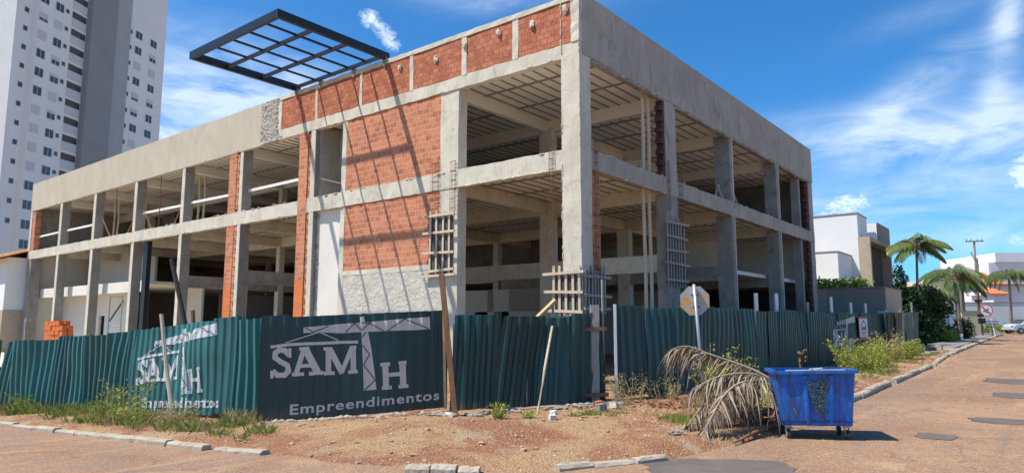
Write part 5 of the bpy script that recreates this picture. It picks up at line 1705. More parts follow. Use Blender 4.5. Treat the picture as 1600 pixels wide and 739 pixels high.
for i, (s, t_, z, r_, lab) in enumerate([(-3.9, -5.9, 0.12, 0.34, 'curled dark palm husk lying behind the left wheel of the blue container'), (-5.75, -5.35, 0.1, 0.10, 'grey shredded husk at the tip of the drooping frond')]):
    mb = MB()
    for k in range(26):
        a = rnd.uniform(0, 6.28)
        mb.lump((math.cos(a) * r_ * rnd.random() * 1.3, math.sin(a) * r_ * rnd.random() * 0.8, rnd.uniform(0, r_ * 0.6)), r_ * .35, r_ * .2, r_ * .15, rnd, 0.4)
    o = mb.build('palm_husk', M['woodbrown' if i == 0 else 'woodgrey']); o.location = on_site(s, t_, 0.0)
    tag(o, lab, 'palm husk')
for nm, s, t_ in (('left', -2.6, -3.7),):
    mb = MB()
    rr2 = random.Random(8)
    for k in range(150):
        p = on_site(s + rr2.gauss(0, 0.45), t_ + rr2.gauss(0, 0.3), 0.03)
        d = rvec(rr2); d.z *= 0.3
        leafquad(mb, p, d.normalized(), rvec(rr2), 0.10, 0.04)
    tag(mb.build('dry_leaf_litter', mat_leaf('reddish_litter', (0.22, 0.09, 0.05), (0.36, 0.20, 0.12))), 'reddish dry leaf litter around the foot of the sign pole', 'leaf litter', None, 'stuff')

# ------------------------------------------------------------------ tower block
tw_dir = math.atan2(23.7, 3.7)                 # facade runs away from the camera
TW = thing('tower_block', (-75.1, 76.8, 0), 'tall white apartment tower with a grey shaft and stacked balconies at far left', 'apartment tower', rz=tw_dir)
# local x runs along the facade away from the camera, local -y is outward, towards the site
def tx(Y): return (Y - 76.8) / math.sin(tw_dir)
M['tower'] = mat_mottle('tower_paint', (0.78, 0.77, 0.75), (0.82, 0.81, 0.79), (0.72, 0.71, 0.69), 0.12, rough=0.9, bump=0.0, spot=0.6)
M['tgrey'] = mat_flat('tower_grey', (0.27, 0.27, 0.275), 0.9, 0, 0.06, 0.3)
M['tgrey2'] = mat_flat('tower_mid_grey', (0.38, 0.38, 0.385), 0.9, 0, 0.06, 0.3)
M['shutter'] = mat_flat('roller_shutter', (0.56, 0.56, 0.57), 0.7, 0, 0.04, 1)
M['tfar'] = mat_flat('window_recess', (0.10, 0.09, 0.085), 0.9)
TWH = 78
def tpart(name, mat, *boxes, parent=TW):
    mb = MB()
    for b in boxes: mb.box(*b)
    return mb.build(name, M[mat], parent)
xa, xb, xc, xd, xe = tx(96.6), tx(99.0), tx(108.2), tx(117.5), tx(127.5)
tpart('wall', 'tower', (xb, xc, 0, 14, 0, TWH))
tpart('wall', 'tower', (xd, xe, 0, 14, 0, TWH))
tpart('end_wing', 'white', (xa - 0.4, xa + 0.3, 1.0, 14, 0, TWH)); tpart('recessed_wall', 'tower', (xa + 0.3, xb, 1.003, 13.9, 0, TWH - .1))
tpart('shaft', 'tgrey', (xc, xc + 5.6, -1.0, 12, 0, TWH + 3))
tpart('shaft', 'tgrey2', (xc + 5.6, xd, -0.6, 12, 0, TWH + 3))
FH = 2.9
nwin = 0
win_proto = {}
RW = random.Random(31)
def window(x, z, w, h, shut, nm='window'):
    key = (nm, w, h, shut)
    if key not in win_proto:
        mb = MB(); mb.box(-w / 2 - .06, w / 2 + .06, -0.06, 0.02, -0.08, h + 0.06)
        f = mb.build(nm, M['shutter'], TW)
        g2 = MB()
        if shut < 1:
            g2.box(-w / 2, w / 2, -0.075, -0.055, 0.0, h * (1 - shut))
            gg = g2.build('pane', M['glassd'], f)
            if w > 0.9:
                mb = MB(); mb.box(-0.04, 0.04, -0.085, -0.07, 0, h * (1 - shut)); mb.build('mullion', M['shutter'], f)
        win_proto[key] = f
    else:
        f = copy_tree(win_proto[key], TW)
    f.location = (x, -0.012, z)
    return f
zA0 = 48.1 - 0.5
for k in range(-13, 6):
    z = zA0 + k * FH
    if z < 9: continue
    near = -k
    if z < 52 and z > 11:
        window(tx(99.9), z, 1.45, 1.25, RW.choice((0, 0, 0.5, 0.7, 1, 1)))
        window(tx(102.7), z, 1.45, 1.25, RW.choice((0, 0, 0.5, 0.3, 1)))
        o = window(tx(104.2), z + 0.4, 0.6, 0.6, 0, 'small_window')
    if z > 26 and z < 54:
        w_ = RW.choice((0, 0, 0.5, 0.7, 1, 1))
        window(tx(120.3), z + 0.1, 1.6, 1.3, w_)
        window(tx(124.2), z + 0.1, 1.6, 1.3, RW.choice((0, 0, 0.5, 0.7, 1)))
        window(tx(118.3), z + 0.3, 0.5, 0.7, 0, 'small_window')
    if z > 18 and z < 54:
        # balcony: dark opening over a pale parapet
        f = tpart('balcony', 'tfar', (tx(105.2), tx(108.1), -0.03, 0.1, z + 0.15, z + 1.25))
        tpart('parapet_front', 'shutter', (tx(105.2), tx(108.1), -0.10, 0.05, z - 1.2, z + 0.14), parent=f)
        tpart('side_glass', 'glassd', (tx(107.0), tx(108.05), -0.05, 0.0, z + 0.25, z + 0.9), parent=f)
for k in range(-11, 4):
    z = 45.6 - 0.3 + k * FH
    if z > 14:
        o = window(tx(97.9), z, 0.7, 0.7, 0, 'small_window')
        o.location.y = 0.99
# ------------------------------------------------------------------ white house with tiled roof at far left
def tile_mat(name, c1, c2):
    t = NT(name)
    sp = t.new('ShaderNodeSeparateXYZ'); t.l.new(t.tc.outputs['Object'], sp.inputs[0])
    g1 = t.math('SINE', t.math('MULTIPLY', sp.outputs[0], 2 * math.pi / 0.24))
    g2 = t.math('FRACT', t.math('MULTIPLY', sp.outputs[1], 1 / 0.38))
    c = t.mix(t.ramp(t.noise(3.0, 6, 0.7), 0.35, 0.65), c1, c2)
    t.bump(t.math('ADD', g1, t.math('MULTIPLY', g2, -0.8)), 0.25, 0.03)
    return t.done(c, 0.9, 0, 0.15)
M['tile'] = tile_mat('weathered_orange_tile', (0.60, 0.30, 0.13), (0.74, 0.48, 0.26))
M['tiler'] = tile_mat('red_orange_tile', (0.62, 0.16, 0.06), (0.70, 0.22, 0.09))
HL = thing('tiled_house', tuple(W(-1.0, 44.2, 0)), 'white walled house with a weathered orange tile roof left of the unfinished building', 'house', rz=TH)
tpart('wall', 'white', (0, 8, -0.4, 16, 2.7, 6.15), parent=HL)
tpart('plinth', 'tan', (-0.03, 8, -0.45, 16, -1, 2.7), parent=HL)
mb = MB()
n = 70
# corrugated tile slope rising away from the street
y0, y1 = -0.9, 16.5
rows = [(-0.7, 5.98), (3.2, 7.35), (7.5, 5.9)]
for j, (x, z) in enumerate(rows):
    for i in range(n + 1):
        y = y0 + (y1 - y0) * i / n
        mb.v.append((x, y, z + 0.05 * math.sin(i * math.pi)))
for j in range(2):
    for i in range(n):
        a = j * (n + 1) + i
        mb.f.append((a, a + 1, a + n + 2, a + n + 1))
k = len(mb.v)
mb.v += [(x, y, z - 0.1) for (x, y, z) in mb.v]
for j in range(2):
    for i in range(n):
        a = k + j * (n + 1) + i
        mb.f.append((a, a + n + 1, a + n + 2, a + 1))
ro = mb.build('roof', M['tile'], HL)
mb = MB()
for i in range(70):
    y = y0 + 0.12 + i * 0.25
    mb.tube([(-0.74, y, 6.0), (-0.3, y, 6.16)], 0.085, 6)
    mb.tube([(-0.3, y, 6.16), (3.2, y, 7.39)], 0.07, 5)
mb.build('tile_rolls', M['tile'], ro)
tpart('boundary_wall', 'tan', (-4.0, -3.8, 0.5, 14, -0.8, 0.9), parent=HL)

# ------------------------------------------------------------------ neighbours along the right-hand street
NB = thing('boundary_wall', tuple(W(25.0, -2.85, 0)), 'mossy grey planter wall with a tan side beyond the right end of the unfinished building', 'wall', rz=TH)
tpart('front_wall', 'moss', (0, 0.2, 2.9, 9.5, -0.5, 3.68), parent=NB)
tpart('front_wall', 'taupe', (0, 0.2, 0.0, 2.9, -0.5, 3.68), parent=NB)
tpart('side_wall', 'tan', (0.2, 4.8, 0.004, 0.2, -0.5, 3.70), parent=NB)
tpart('coping', 'moss', (-0.04, 4.85, -0.04, 9.5, 3.70, 3.74), parent=NB)

WH = thing('white_house', tuple(W(30.0, 0, 0)), 'modern white cubic house with a deep dark recess beyond the grey planter wall', 'house', rz=TH)
tpart('lower_block', 'white', (0, 3.6, 0.5, 12, 0, 6.22), parent=WH)
tpart('block_coping', 'taupe', (-0.04, 3.6, 0.46, 12, 6.22, 6.28), parent=WH)
tpart('tall_block', 'white', (3.55, 6.4, 0.0, 13, 0, 9.02), parent=WH)
tpart('block_coping', 'taupe', (3.5, 6.45, -0.04, 13, 9.02, 9.08), parent=WH)
tpart('rear_block', 'white', (6.9, 11.2, -0.5, 9, 7.43, 8.72), (10.6, 11.2, -0.015, 9, 0, 7.43), parent=WH)
tpart('side_cladding', 'taupe', (7.0, 11.2, -0.56, -0.503, 7.43, 8.76), parent=WH)
pf = tpart('portal', 'tan', (3.3, 3.6, -0.72, -0.02, 0, 7.42), (3.6, 10.5, -0.72, -0.02, 7.15, 7.41), (10.1, 10.5, -0.71, -0.02, 0, 7.15), parent=WH)
tpart('recess', 'darkwood_shade', (3.61, 10.1, -0.12, -0.02, 0, 7.14), parent=pf)  # dark panel colour painting the shade inside the portal

def foliage(name, loc, label, cat, blobs, mat, n, leaf, seed=1, trunk=None, group=None):
    rnd = random.Random(seed)
    root = thing(name, tuple(loc), label, cat, group=group)
    ml = MB()
    tot = sum(b[3] * b[4] * b[5] for b in blobs)
    for (x, y, z, rx, ry, rz_) in blobs:
        m_ = max(20, int(n * rx * ry * rz_ / tot))
        for i in range(m_):
            d = rvec(rnd) * (rnd.random() ** 0.45)
            nn = noise.noise(Vector((d.x * 2.2 + x, d.y * 2.2 + y, d.z * 2.2 + z + seed)))
            if nn < -0.22: continue
            c = Vector((x + d.x * rx, y + d.y * ry, z + d.z * rz_))
            leafquad(ml, c, rvec(rnd), rvec(rnd), leaf * rnd.uniform(.6, 1.5), leaf * rnd.uniform(.4, .9))
    if trunk:
        mb = MB()
        for (p, r_) in trunk:
            mb.tube(p, r_, 7)
        mb.build('trunk', M['bark'], root, smooth=True)
    ml.build('crown', M[mat], root)
    return root
# planting on top of the planter wall
pl = W(26.2, 0.9, 3.7)
foliage('planter_shrub', pl, 'leafy green shrub on top of the grey planter wall, right of the spiky plant', 'shrub', [(x * 0.55 - 0.4 , -0.62 * x * 0.5, 0.26, 0.7, 0.6, 0.38) for x in range(0, 5)], 'weedy', 1500, 0.2, 3)
pl2 = W(26.2, 2.1, 3.7)
def spiky(name, loc, label, cat, n, l, w, mat, seed, up=1.0):
    rnd = random.Random(seed)
    root = thing(name, tuple(loc), label, cat)
    ml = MB()
    for i in range(n):
        a = rnd.uniform(0, 6.28); e = rnd.uniform(0.25, 1.4) * up
        d = Vector((math.cos(a) * math.cos(e), math.sin(a) * math.cos(e), math.sin(e)))
        p = Vector((0, 0, 0)); L_ = l * rnd.uniform(.7, 1.1)
        sd = d.cross(Vector((0, 0, 1))).normalized()
        prev = (p - sd * w, p + sd * w)
        for q in range(4):
            d = (d + Vector((0, 0, -0.12))).normalized(); p = p + d * L_ / 4
            t2 = w * (1 - (q + 1) / 4.02)
            cur = (p - sd * t2, p + sd * t2)
            ml.quad(prev[0], prev[1], cur[1], cur[0]); prev = cur
    ml.build('leaves', M[mat], root)
    return root
spiky('spiky_plant', pl2, 'spiky agave like plant on top of the grey planter wall', 'plant', 34, 1.15, 0.05, 'palm', 4)
foliage('planter_shrub', W(26.2, 3.3, 3.7), 'rounded leafy shrub at the left end of the grey planter wall', 'shrub', [(0, 0, 0.4, 0.8, 0.6, 0.42), (-0.5, 0.3, 0.55, 0.4, 0.4, 0.35)], 'palmy', 700, 0.20, 5)

# dark pruned conifer
cz = base(31, -2)
cf = foliage('conifer_tree', (24.0, 42.2, 0.4), 'dark green irregular conifer beside the broken fence end', 'tree',
    [(-0.15, 0, 3.9, 0.38, 0.38, 1.1), (-0.35, 0.1, 2.9, 0.65, 0.6, 0.9), (0.05, 0, 2.0, 0.85, 0.8, 0.9), (0.75, 0, 1.5, 0.75, 0.7, 0.6), (0.35, -0.2, 3.0, 0.5, 0.5, 0.6),
     (1.05, 0.1, 2.3, 0.42, 0.4, 0.7), (-0.55, 0, 1.2, 0.7, 0.7, 0.8), (0.3, 0, 0.7, 1.1, 0.9, 0.7), (1.3, 0, 0.9, 0.5, 0.5, 0.5), (-0.5, 0, 4.4, 0.14, 0.14, 0.6), (1.25, 0, 3.1, 0.13, 0.13, 0.6)],
    'dark', 15000, 0.17, 7, [([(0, 0, -0.4), (0.05, 0, 2), (-0.1, 0, 4)], [0.14, 0.1, 0.03])])

foliage('dark_tree', (28.6, 47.5, 0.5), 'dense dark tree filling the gap between the conifer and the white garden wall', 'tree',
    [(0, 0, 3.0, 1.1, 1.0, 0.8), (-0.9, 0.3, 2.4, 0.9, 0.9, 0.9), (0.9, 0, 2.2, 0.8, 0.8, 0.7), (0, 0.2, 1.6, 1.3, 1.0, 0.8), (0.3, 0.4, 3.7, 0.5, 0.5, 0.4)],
    'shrub', 6000, 0.2, 77, [([(0, 0, -0.4), (0.05, 0, 1.5), (0, 0, 3)], [0.14, 0.1, 0.04])])
# palms
def frond_mesh(l, arch, nleaf, seed, width=0.55, hang=0.5, start=1.0):
    rnd = random.Random(seed)
    mr_, ml = MB(), MB()
    P = []
    e = start; p = Vector((0, 0, 0))
    n = 14
    for i in range(n + 1):
        P.append(p.copy())
        e -= arch / n
        p = p + Vector((math.cos(e), 0, math.sin(e))) * l / n
    mr_.tube(P, [0.03 * (1 - 0.85 * i / n) for i in range(n + 1)], 4)
    for i in range(nleaf):
        k = 0.15 + 0.85 * i / nleaf
        x = k * n; a = min(int(x), n - 1); c = P[a].lerp(P[a + 1], x - a)
        d = (P[a + 1] - P[a]).normalized()
        wl = width * math.sin(math.pi * min(1, 0.15 + k * 0.85)) ** 0.6 + 0.08
        for sg_ in (-1, 1):
            v = (d * 0.55 + Vector((0, sg_ * 0.8, 0)) + Vector((0, 0, rnd.uniform(-0.25, 0.15) - hang * 0.3))).normalized()
            q = c; ww = 0.02
            sd = v.cross(Vector((0, 0, 1))).normalized()
            prev = (q - sd * ww * .3, q + sd * ww * .3)
            for s_ in range(3):
                v = (v + Vector((0, 0, -hang * 0.5))).normalized(); q = q + v * wl * rnd.uniform(.9, 1.1) / 3
                t2 = ww * (1, 0.8, 0.05)[s_]
                cur = (q - sd * t2, q + sd * t2)
                n0 = len(ml.v)
                ml.v += [tuple(prev[0]), tuple(prev[1]), tuple(cur[1]), tuple(cur[0])]; ml.f.append((n0, n0 + 1, n0 + 2, n0 + 3))
                prev = cur
    return mr_, ml
def palm(name, loc, h, label, nf, l, mat, seed, trunk_r=0.12, arch=1.6, lean=0.0, hang=0.5, width=0.55, start=(0.1, 1.25)):
    rnd = random.Random(seed)
    root = thing(name, tuple(loc), label, 'palm tree')
    mb = MB()
    mb.tube([(0, 0, -0.4), (lean * .3, 0, h * .35), (lean * .7, 0, h * .7), (lean, 0, h)], [trunk_r * 1.3, trunk_r, trunk_r * .9, trunk_r * .75], 8)
    mb.build('trunk', M['palmtrunk'], root, smooth=True)
    mb = MB(); mb.tube([(lean, 0, h - 0.7), (lean, 0, h + 0.05)], [trunk_r * 0.9, trunk_r * 0.5], 8)
    mb.build('crownshaft', M['palm'], root, smooth=True)
    protos = []
    for k in range(4):
        a, b = frond_mesh(l * rnd.uniform(.9, 1.05), arch * (0.75 + 0.12 * k), 44, seed * 10 + k, width, hang, start=start[0] + (start[1] - start[0]) * k / 3)
        o = b.build('frond', M[mat], root)
        s_ = a.build('rib', M['palmtrunk'], o)
        protos.append(o)
    for i in range(nf):
        src = protos[i % 4]
        o = src if i < 4 else copy_tree(src, root)
        o.location = (lean, 0, h - 0.05 + 0.1 * (i % 3))
        o.rotation_euler = (0, rnd.uniform(-.12, .12), i * 2.399 + rnd.uniform(-.2, .2))
        o.scale = (1, 1, 1) if i < 4 else (rnd.uniform(.9, 1.05),) * 3
    return root
palm('palm_tree', (26.9, 46, 0.5), 6.35, 'tallest slim palm standing between the white cubic house and the garden wall', 20, 2.35, 'palmy', 3, 0.09, 2.0, 0.3, 0.75, 0.6, (0.35, 1.4))
palm('palm_tree', (33.6, 52, 0.6), 4.7, 'wide palm with arching fronds in front of the white garden wall', 18, 3.1, 'palm', 5, 0.13, 2.3, -0.15, 1.1, 0.6, (0.5, 1.35))
palm('palm_tree', (29.7, 50, 0.5), 3.5, 'low bushy palm behind the dark conifer', 20, 2.7, 'palm', 6, 0.12, 2.4, 0.1, 1.1, 0.6, (0.5, 1.35))
palm('palm_tree', (54.0, 75, 0.9), 6.1, 'palm in front of the long white wall at the far right', 20, 3.6, 'palm', 7, 0.15, 2.9, 0.2, 1.5, 0.7, (0.6, 1.35))
palm('palm_tree', (41.5, 63.5, 0.7), 4.6, 'palm with hanging fronds just left of the utility pole', 18, 2.7, 'palm', 8, 0.12, 2.6, 0.0, 1.2, 0.6, (0.5, 1.3))

# garden wall with a door, beige gate pier and letter box
GW = thing('garden_wall', tuple(W(42.0, -3.0, 0)), 'white garden wall with a narrow door beyond the conifer', 'wall', rz=TH)
tpart('wall', 'white', (0, 6.4, 0, 0.2, 0, 3.65), (7.5, 12.3, 0, 0.2, 0, 3.65), (6.4, 7.5, 0.001, 0.2, 3.0, 3.65), (0.0, 0.2, 0.2, 9, 0, 3.65), parent=GW)
tpart('coping', 'whitedim', (-0.05, 12.35, -0.05, 0.25, 3.65, 3.72), parent=GW)
dr = tpart('door', 'taupe', (6.4, 7.5, 0.12, 0.16, 0.3, 2.99), parent=GW)
tpart('door_panel', 'pinkred' if False else 'woodbrown', (6.75, 6.95, 0.09, 0.12, 1.2, 2.9), parent=dr)
BG = thing('gate_pier', (40.25, 62, 0.4), 'low beige wall pier behind the letter box and the basket', 'wall')
tpart('pier', 'beigep', (0, 1.65, 0, 0.5, 0, 2.5), parent=BG)
tpart('cap', 'taupe', (-0.05, 1.7, -0.05, 0.55, 2.5, 2.58), parent=BG)
HB = thing('beige_house', (35.5, 68, 0.6), 'pale house with a beige slatted front behind the gate pier', 'house')
tpart('wall', 'whitedim', (0, 6.2, 0, 8, 0, 4.2), (-1.5, 2.5, 4, 12, 4.2, 6.0), parent=HB)
tpart('side_wall', 'beigep', (6.2, 9.3, 0.4, 8, 0, 5.6), parent=HB)
for i in range(7):
    tpart('slat', 'tan', (6.5 + i * 0.38, 6.66 + i * 0.38, 0.2, 0.38, 0.6, 5.0), parent=HB)
LB = thing('letter_box', (40.35, 59.5, base(45, -5)), 'dark letter box on a thin post in front of the beige pier', 'letter box')
mb = MB(); mb.tube([(0, 0, 0), (0, 0, 1.3)], 0.03); mb.build('post', M['blackmetal'], LB)
mb = MB(); mb.box(-0.25, 0.2, -0.15, 0.15, 1.3, 1.75); mb.box(-0.30, 0.10, -0.12, 0.12, 1.85, 2.1); mb.build('box', M['blackmetal'], LB)
TB = thing('waste_basket', (41.0, 59.3, base(45, -5)), 'raised dark wire litter basket in front of the beige pier', 'basket')
mb = MB(); mb.tube([(0, 0, 0), (0, 0, 1.0)], 0.03); mb.build('post', M['blackmetal'], TB)
mb = MB()
for i in range(9):
    x = -0.4 + i * 0.1
    mb.tube([(x * .7, -0.2, 1.0), (x, -0.28, 1.5)], 0.012, 4); mb.tube([(x * .7, 0.2, 1.0), (x, 0.28, 1.5)], 0.012, 4)
for z, w in ((1.0, .28), (1.25, .35), (1.5, .42)):
    mb.tube([(-w, -.26, z), (w, -.26, z), (w, .26, z), (-w, .26, z), (-w, -.26, z)], 0.02, 4)
mb.build('basket', M['blackmetal'], TB)

# far white wall closing the street, houses behind it
FW = thing('street_wall', (43.9, 78, 0.5), 'long white wall closing the far end of the street', 'wall')
tpart('wall', 'whitedim', (0, 30, 0, 0.3, 0, 3.7), parent=FW)
tpart('coping', 'taupe', (0, 30, -0.05, 0.35, 3.7, 3.78), parent=FW)
W2 = thing('white_house', (66.0, 95, 0.5), 'large plain white house above the long street wall at the far right', 'house')
tpart('wall', 'whitedim', (0, 22, 0, 12, 0, 9.8), parent=W2)
tpart('roof_band', 'white', (0.8, 22, -0.3, 12, 9.82, 11.1), parent=W2)
tpart('canopy_slab', 'taupe', (0.6, 22, -0.9, -0.01, 6.6, 6.8), parent=W2)
tpart('lower_wing', 'whitedim', (-3.2, 0, 2, 10, 0, 6.3), parent=W2)
for i, x in enumerate((-2.4,)):
    f = tpart('window', 'shutter', (x, x + 1.3, 1.93, 2.0, 2.8, 5.2), parent=W2); tpart('pane', 'glassd', (x + .1, x + 1.2, 1.90, 1.93, 2.9, 5.1), parent=f)
OR = thing('orange_roof_house', (61.2, 90, 0.5), 'distant house with a bright orange tiled roof behind the utility pole', 'house')
tpart('wall', 'whitedim', (0, 2.6, 0, 8, 0, 6.5), parent=OR)
mb = MB()
mb.quad((-0.5, -0.6, 6.5), (3.1, -0.6, 6.5), (3.1, 4, 8.4), (-0.5, 4, 8.4)); mb.quad((3.1, 8.6, 6.5), (-0.5, 8.6, 6.5), (-0.5, 4, 8.4), (3.1, 4, 8.4))
mb.quad((-0.5, -0.6, 6.4), (-0.5, 8.6, 6.4), (3.1, 8.6, 6.4), (3.1, -0.6, 6.4)); mb.quad((3.1, -0.6, 6.5), (3.1, -0.6, 6.4), (3.1, 8.6, 6.4), (3.1, 8.6, 6.5), (3.1, 4, 8.4))
mb.quad((-0.5, -0.6, 6.5), (-0.5, -0.6, 6.4), (3.1, -0.6, 6.4), (3.1, -0.6, 6.5))
mb.build('roof', M['tiler'], OR)
OR2 = thing('orange_roof_house', (58.6, 84, 0.5), 'small annex with a low orange roof over the long street wall', 'house')
tpart('wall', 'whitedim', (0, 1.6, 0, 4, 0, 5.0), parent=OR2)
mb = MB(); mb.quad((-0.4, -0.5, 5.0), (1.9, -0.5, 5.0), (1.9, 4, 6.1), (-0.4, 4, 6.1)); mb.quad((-0.4, -0.5, 4.9), (-0.4, 4, 4.9), (1.9, 4, 4.9), (1.9, -0.5, 4.9)); mb.quad((-.4, -.5, 5), (-.4, -.5, 4.9), (1.9, -.5, 4.9), (1.9, -.5, 5))
mb.build('roof', M['tiler'], OR2)
GH = thing('grey_roof_house', (30.5, 66, 0.4), 'low pale house with a grey roof seen behind the tallest palm', 'house')
tpart('wall', 'whitedim', (-4, 4.5, 0, 8, 0, 5.6), parent=GH)
mb = MB(); mb.quad((-4.4, -0.5, 5.6), (4.9, -0.5, 5.6), (3.5, 3.5, 7.0), (-4.4, 3.5, 7.6)); mb.quad((4.9, -0.5, 5.6), (4.9, 8.5, 5.6), (3.5, 3.5, 7.0)); mb.quad((-4.4, -0.5, 5.5), (-4.4, 8.5, 5.5), (4.9, 8.5, 5.5), (4.9, -0.5, 5.5))
mb.build('roof', M['taupe'], GH)

# utility pole
UP = thing('utility_pole', (44.55, 66, 0.5), 'concrete utility pole with a short crossarm by the bend of the street', 'utility pole')
mb = MB(); mb.tube([(0, 0, 0), (0.02, 0, 5), (0.1, 0, 9.3)], [0.14, 0.11, 0.08], 8); mb.build('pole', M['bark'], UP, smooth=True)
mb = MB(); mb.bar((-0.75, 0, 9.2), (0.95, -0.1, 9.25), 0.12, 0.12); mb.build('crossarm', M['woodgrey'], UP)
for x in (-0.65, -0.2, 0.4, 0.85):
    mb = MB(); mb.tube([(x, 0, 9.26), (x, 0, 9.46)], [0.05, 0.03], 6); mb.build('insulator', M['woodbrown'], UP)
mb = MB(); mb.bar((0.05, -0.2, 6.9), (-0.45, -0.2, 8.2), 0.08, 0.08); mb.box(-0.12, 0.30, -0.3, -0.1, 5.9, 6.0); mb.build('brace', M['galv'], UP)
mb = MB(); mb.box(0.10, 0.24, -0.15, 0.1, 5.6, 7.6); mb.build('cable_box', M['woodgrey'], UP)
mb = MB(); mb.box(-0.22, 0.22, -0.25, 0.2, 3.4, 3.62); mb.build('strap', M['blackmetal'], UP)
# round prohibition sign on a leaning pole
SG = thing('traffic_sign', (41.45, 59.8, base(44, -6)), 'round white sign with a red ring and slash on a leaning white pole', 'traffic sign', rz=rad(-8))
M['signred'] = mat_flat('sign_red', (0.62, 0.05, 0.04), 0.5, 0, 0.08)
mb = MB(); mb.tube([(0.18, 0, 0), (-0.02, 0, 1.25)], 0.05, 8); mb.tube([(-0.02, 0, 1.25), (-0.28, 0.02, 2.75)], 0.045, 8); mb.build('pole', M['white'], SG)
def disc(r0, r1, y, mat, nm, cx=-0.45, cz=2.45):
    mb = MB()
    n = 28
    for i in range(n):
        a, b = 2 * math.pi * i / n, 2 * math.pi * (i + 1) / n
        mb.quad((cx + r0 * math.cos(a), y, cz + r0 * math.sin(a)), (cx + r1 * math.cos(a), y, cz + r1 * math.sin(a)), (cx + r1 * math.cos(b), y, cz + r1 * math.sin(b)), (cx + r0 * math.cos(b), y, cz + r0 * math.sin(b)))
    return mb.build(nm, mat, SG)
mb = MB(); mb.tube([(-0.45, -0.045, 2.45), (-0.45, -0.06, 2.45)], 0.52, 28); mb.build('disc', M['white'], SG)
disc(0.45, 0.52, -0.064, M['signred'], 'red_ring')
mb = MB(); mb.bar((-0.78, -0.068, 2.76), (-0.12, -0.068, 2.14), 0.01, 0.09); mb.build('slash', M['signred'], SG)
mb = MB(); mb.bar((-0.70, -0.072, 2.36), (-0.25, -0.072, 2.58), 0.01, 0.07); mb.bar((-0.52, -0.073, 2.30), (-0.20, -0.073, 2.26), 0.01, 0.05); mb.lump((-0.62, -0.07, 2.60), 0.07, 0.008, 0.06, R, 0.1); mb.build('symbol', M['print'], SG)

# small car entering the frame at the far right
CR = thing('parked_car', (52.0, 70.2, 0.86), 'pale silver hatchback partly out of frame at the far right', 'car', rz=rad(4))
M['carpaint'] = mat_flat('silver_car_paint', (0.58, 0.62, 0.68), 0.25, 0.2, 0.03, 2, 0.6)
prof = [(-2.0, 0.35), (-2.02, 0.72), (-1.75, 0.90), (-1.05, 1.0), (-0.45, 1.42), (0.9, 1.48), (1.65, 1.02), (1.95, 0.95), (2.02, 0.45), (1.95, 0.32)]
bm = bmesh.new()
a = [bm.verts.new((x, -0.82 + (0.14 if z > 1.1 else 0.0), z)) for x, z in prof]; b = [bm.verts.new((x, 0.82 - (0.14 if z > 1.1 else 0.0), z)) for x, z in prof]
bm.faces.new(a); bm.faces.new(b[::-1])
for i in range(len(prof)):
    j = (i + 1) % len(prof); bm.faces.new((a[i], b[i], b[j], a[j]))
bmesh.ops.recalc_face_normals(bm, faces=bm.faces)
bmesh.ops.bevel(bm, geom=bm.edges[:], offset=0.06, segments=2, affect='EDGES')
me = bpy.data.meshes.new('body'); bm.to_mesh(me); bm.free(); me.materials.append(M['carpaint'])
o = bpy.data.objects.new('body', me); COL.objects.link(o); o.parent = CR
for (p, nm) in (([(-0.98, 1.02), (-0.46, 1.36), (0.12, 1.38), (0.12, 1.02)], 'window'), ([(0.2, 1.02), (0.2, 1.38), (0.82, 1.38), (1.3, 1.04)], 'window')):
    mb = MB(); mb.quad(*[(x, -0.83 + (z - 1.0) * 0.36, z) for x, z in p]); mb.build(nm, M['glassd'], CR)
mb = MB(); mb.quad((-1.10, -0.66, 1.01), (-0.50, -0.58, 1.41), (-0.50, 0.58, 1.41), (-1.10, 0.66, 1.01)); mb.v = [(x - 0.02, y, z + 0.03) for x, y, z in mb.v]; mb.build('windscreen', M['glassd'], CR)
for x in (-1.3, 1.25):
    for y in (-0.80, 0.80):
        mb = MB(); mb.tube([(x, y - 0.1, 0.3), (x, y + 0.1, 0.3)], 0.31, 18); w_ = mb.build('wheel', M['tyre'], CR)
        mb = MB(); mb.tube([(x, y - 0.115, 0.3), (x, y + 0.115, 0.3)], 0.18, 12); mb.build('rim', M['galv'], w_)
for y in (-0.6, 0.6):
    mb = MB(); mb.lump((-1.98, y, 0.72), 0.06, 0.16, 0.09, R, 0.05, 2); mb.build('headlight', M['glassd'], CR, smooth=True)

# hedges and shrubs along the lawn and the walls
def hedge(s, t_, blobs, mat, n, leaf, label, seed, name='shrub'):
    p = W(s, t_, base(s, t_) + 0.1)
    return foliage(name, p, label, 'shrub', blobs, mat, n, leaf, seed)
hedge(35, -2.2, [(0, 0, 0.5, 1.0, 1.0, 0.6), (0.6, 1.0, 0.55, 1.0, 1.0, 0.6)], 'shrub', 2200, 0.16, 'dark reddish green hedge just past the broken fence end', 61)
hedge(38.5, -2.3, [(0, 0, 0.45, 1.1, 1.1, 0.5), (1.0, 1.2, 0.5, 1.1, 1.2, 0.55)], 'shrub', 2400, 0.16, 'dark green hedge in the middle of the planting before the white garden wall', 62)
hedge(42.5, -3.3, [(0, 0, 0.5, 1.0, 1.2, 0.6), (0.9, 1.5, 0.6, 1.0, 1.2, 0.6)], 'shrub', 2400, 0.16, 'green hedge at the foot of the white garden wall', 63)
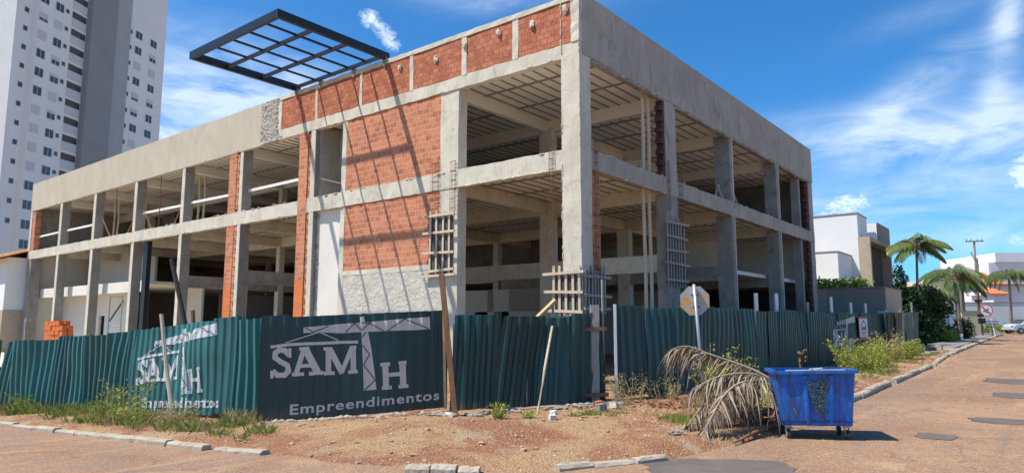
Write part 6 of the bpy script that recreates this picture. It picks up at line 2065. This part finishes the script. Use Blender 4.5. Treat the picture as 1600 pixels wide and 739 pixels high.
hedge(40.0, -3.95, [(0, 0, 0.42, 0.62, 0.55, 0.42)], 'weedy', 1500, 0.10, 'clipped bright yellow green ball shrub on the lawn', 64)
hedge(47.5, -4.1, [(0, 0, 0.8, 0.75, 0.7, 0.85)], 'dark', 1600, 0.14, 'dark rounded shrub at the end of the lawn', 65)
hedge(50.0, -4.0, [(0, 0, 0.3, 0.8, 0.6, 0.35)], 'shrub', 900, 0.12, 'low green shrub between the lawn and the beige pier', 66)
for i in range(9):
    x = 45.8 + i * 2.1
    foliage('shrub', (x, 76.8 - (i % 2) * 0.3, 0.75), 'green bush under the long far street wall' if False else ('%s green bush in the row under the long far street wall' % ('first second third fourth fifth sixth seventh eighth ninth'.split()[i])), 'shrub', [(0, 0, 0.45, 1.25, 0.7, 0.55 + 0.1 * (i % 3))], 'weed', 420, 0.22, 70 + i, group='bushes under the far street wall')
spiky('spiky_plant', W(46.3, -3.9, base(46, -4) + 1.2), 'dark fan leaved plant above the rounded shrub by the garden wall end', 'plant', 46, 1.1, 0.09, 'dark', 9, 0.8)
for i, (s, t_, lab) in enumerate([(28.5, -3.6, 'small white garden lamp post on the lawn, nearest to the broken fence'), (32.8, -3.5, 'small pale garden lamp post in the middle of the lawn'), (44.5, -4.2, 'small white garden lamp beside the clipped ball shrub')]):
    gl = thing('garden_lamp', tuple(W(s, t_, base(s, t_) + 0.1)), lab, 'garden lamp', rz=TH)
    mb = MB(); mb.box(-0.07, 0.07, -0.07, 0.07, 0, 0.22); mb.build('base', M['blackmetal'] if i == 1 else M['white'], gl)
    mb = MB(); mb.rbox(-0.09, 0.09, -0.09, 0.09, 0.22, 0.42, seg=0.5, amp=0.004); mb.build('head', M['white'], gl, fix=True)
# concrete apron across the pavement
ap = MB(); ap.box(0, 2.2, 0, 3.0, -0.1, 0.14)
o = ap.build('driveway_apron', M['kerb']); o.location = W(26.4, -5.6, base(27, -4)); o.rotation_euler = (0, 0, TH)
struct(o, 'pale concrete apron at the start of the pavement')
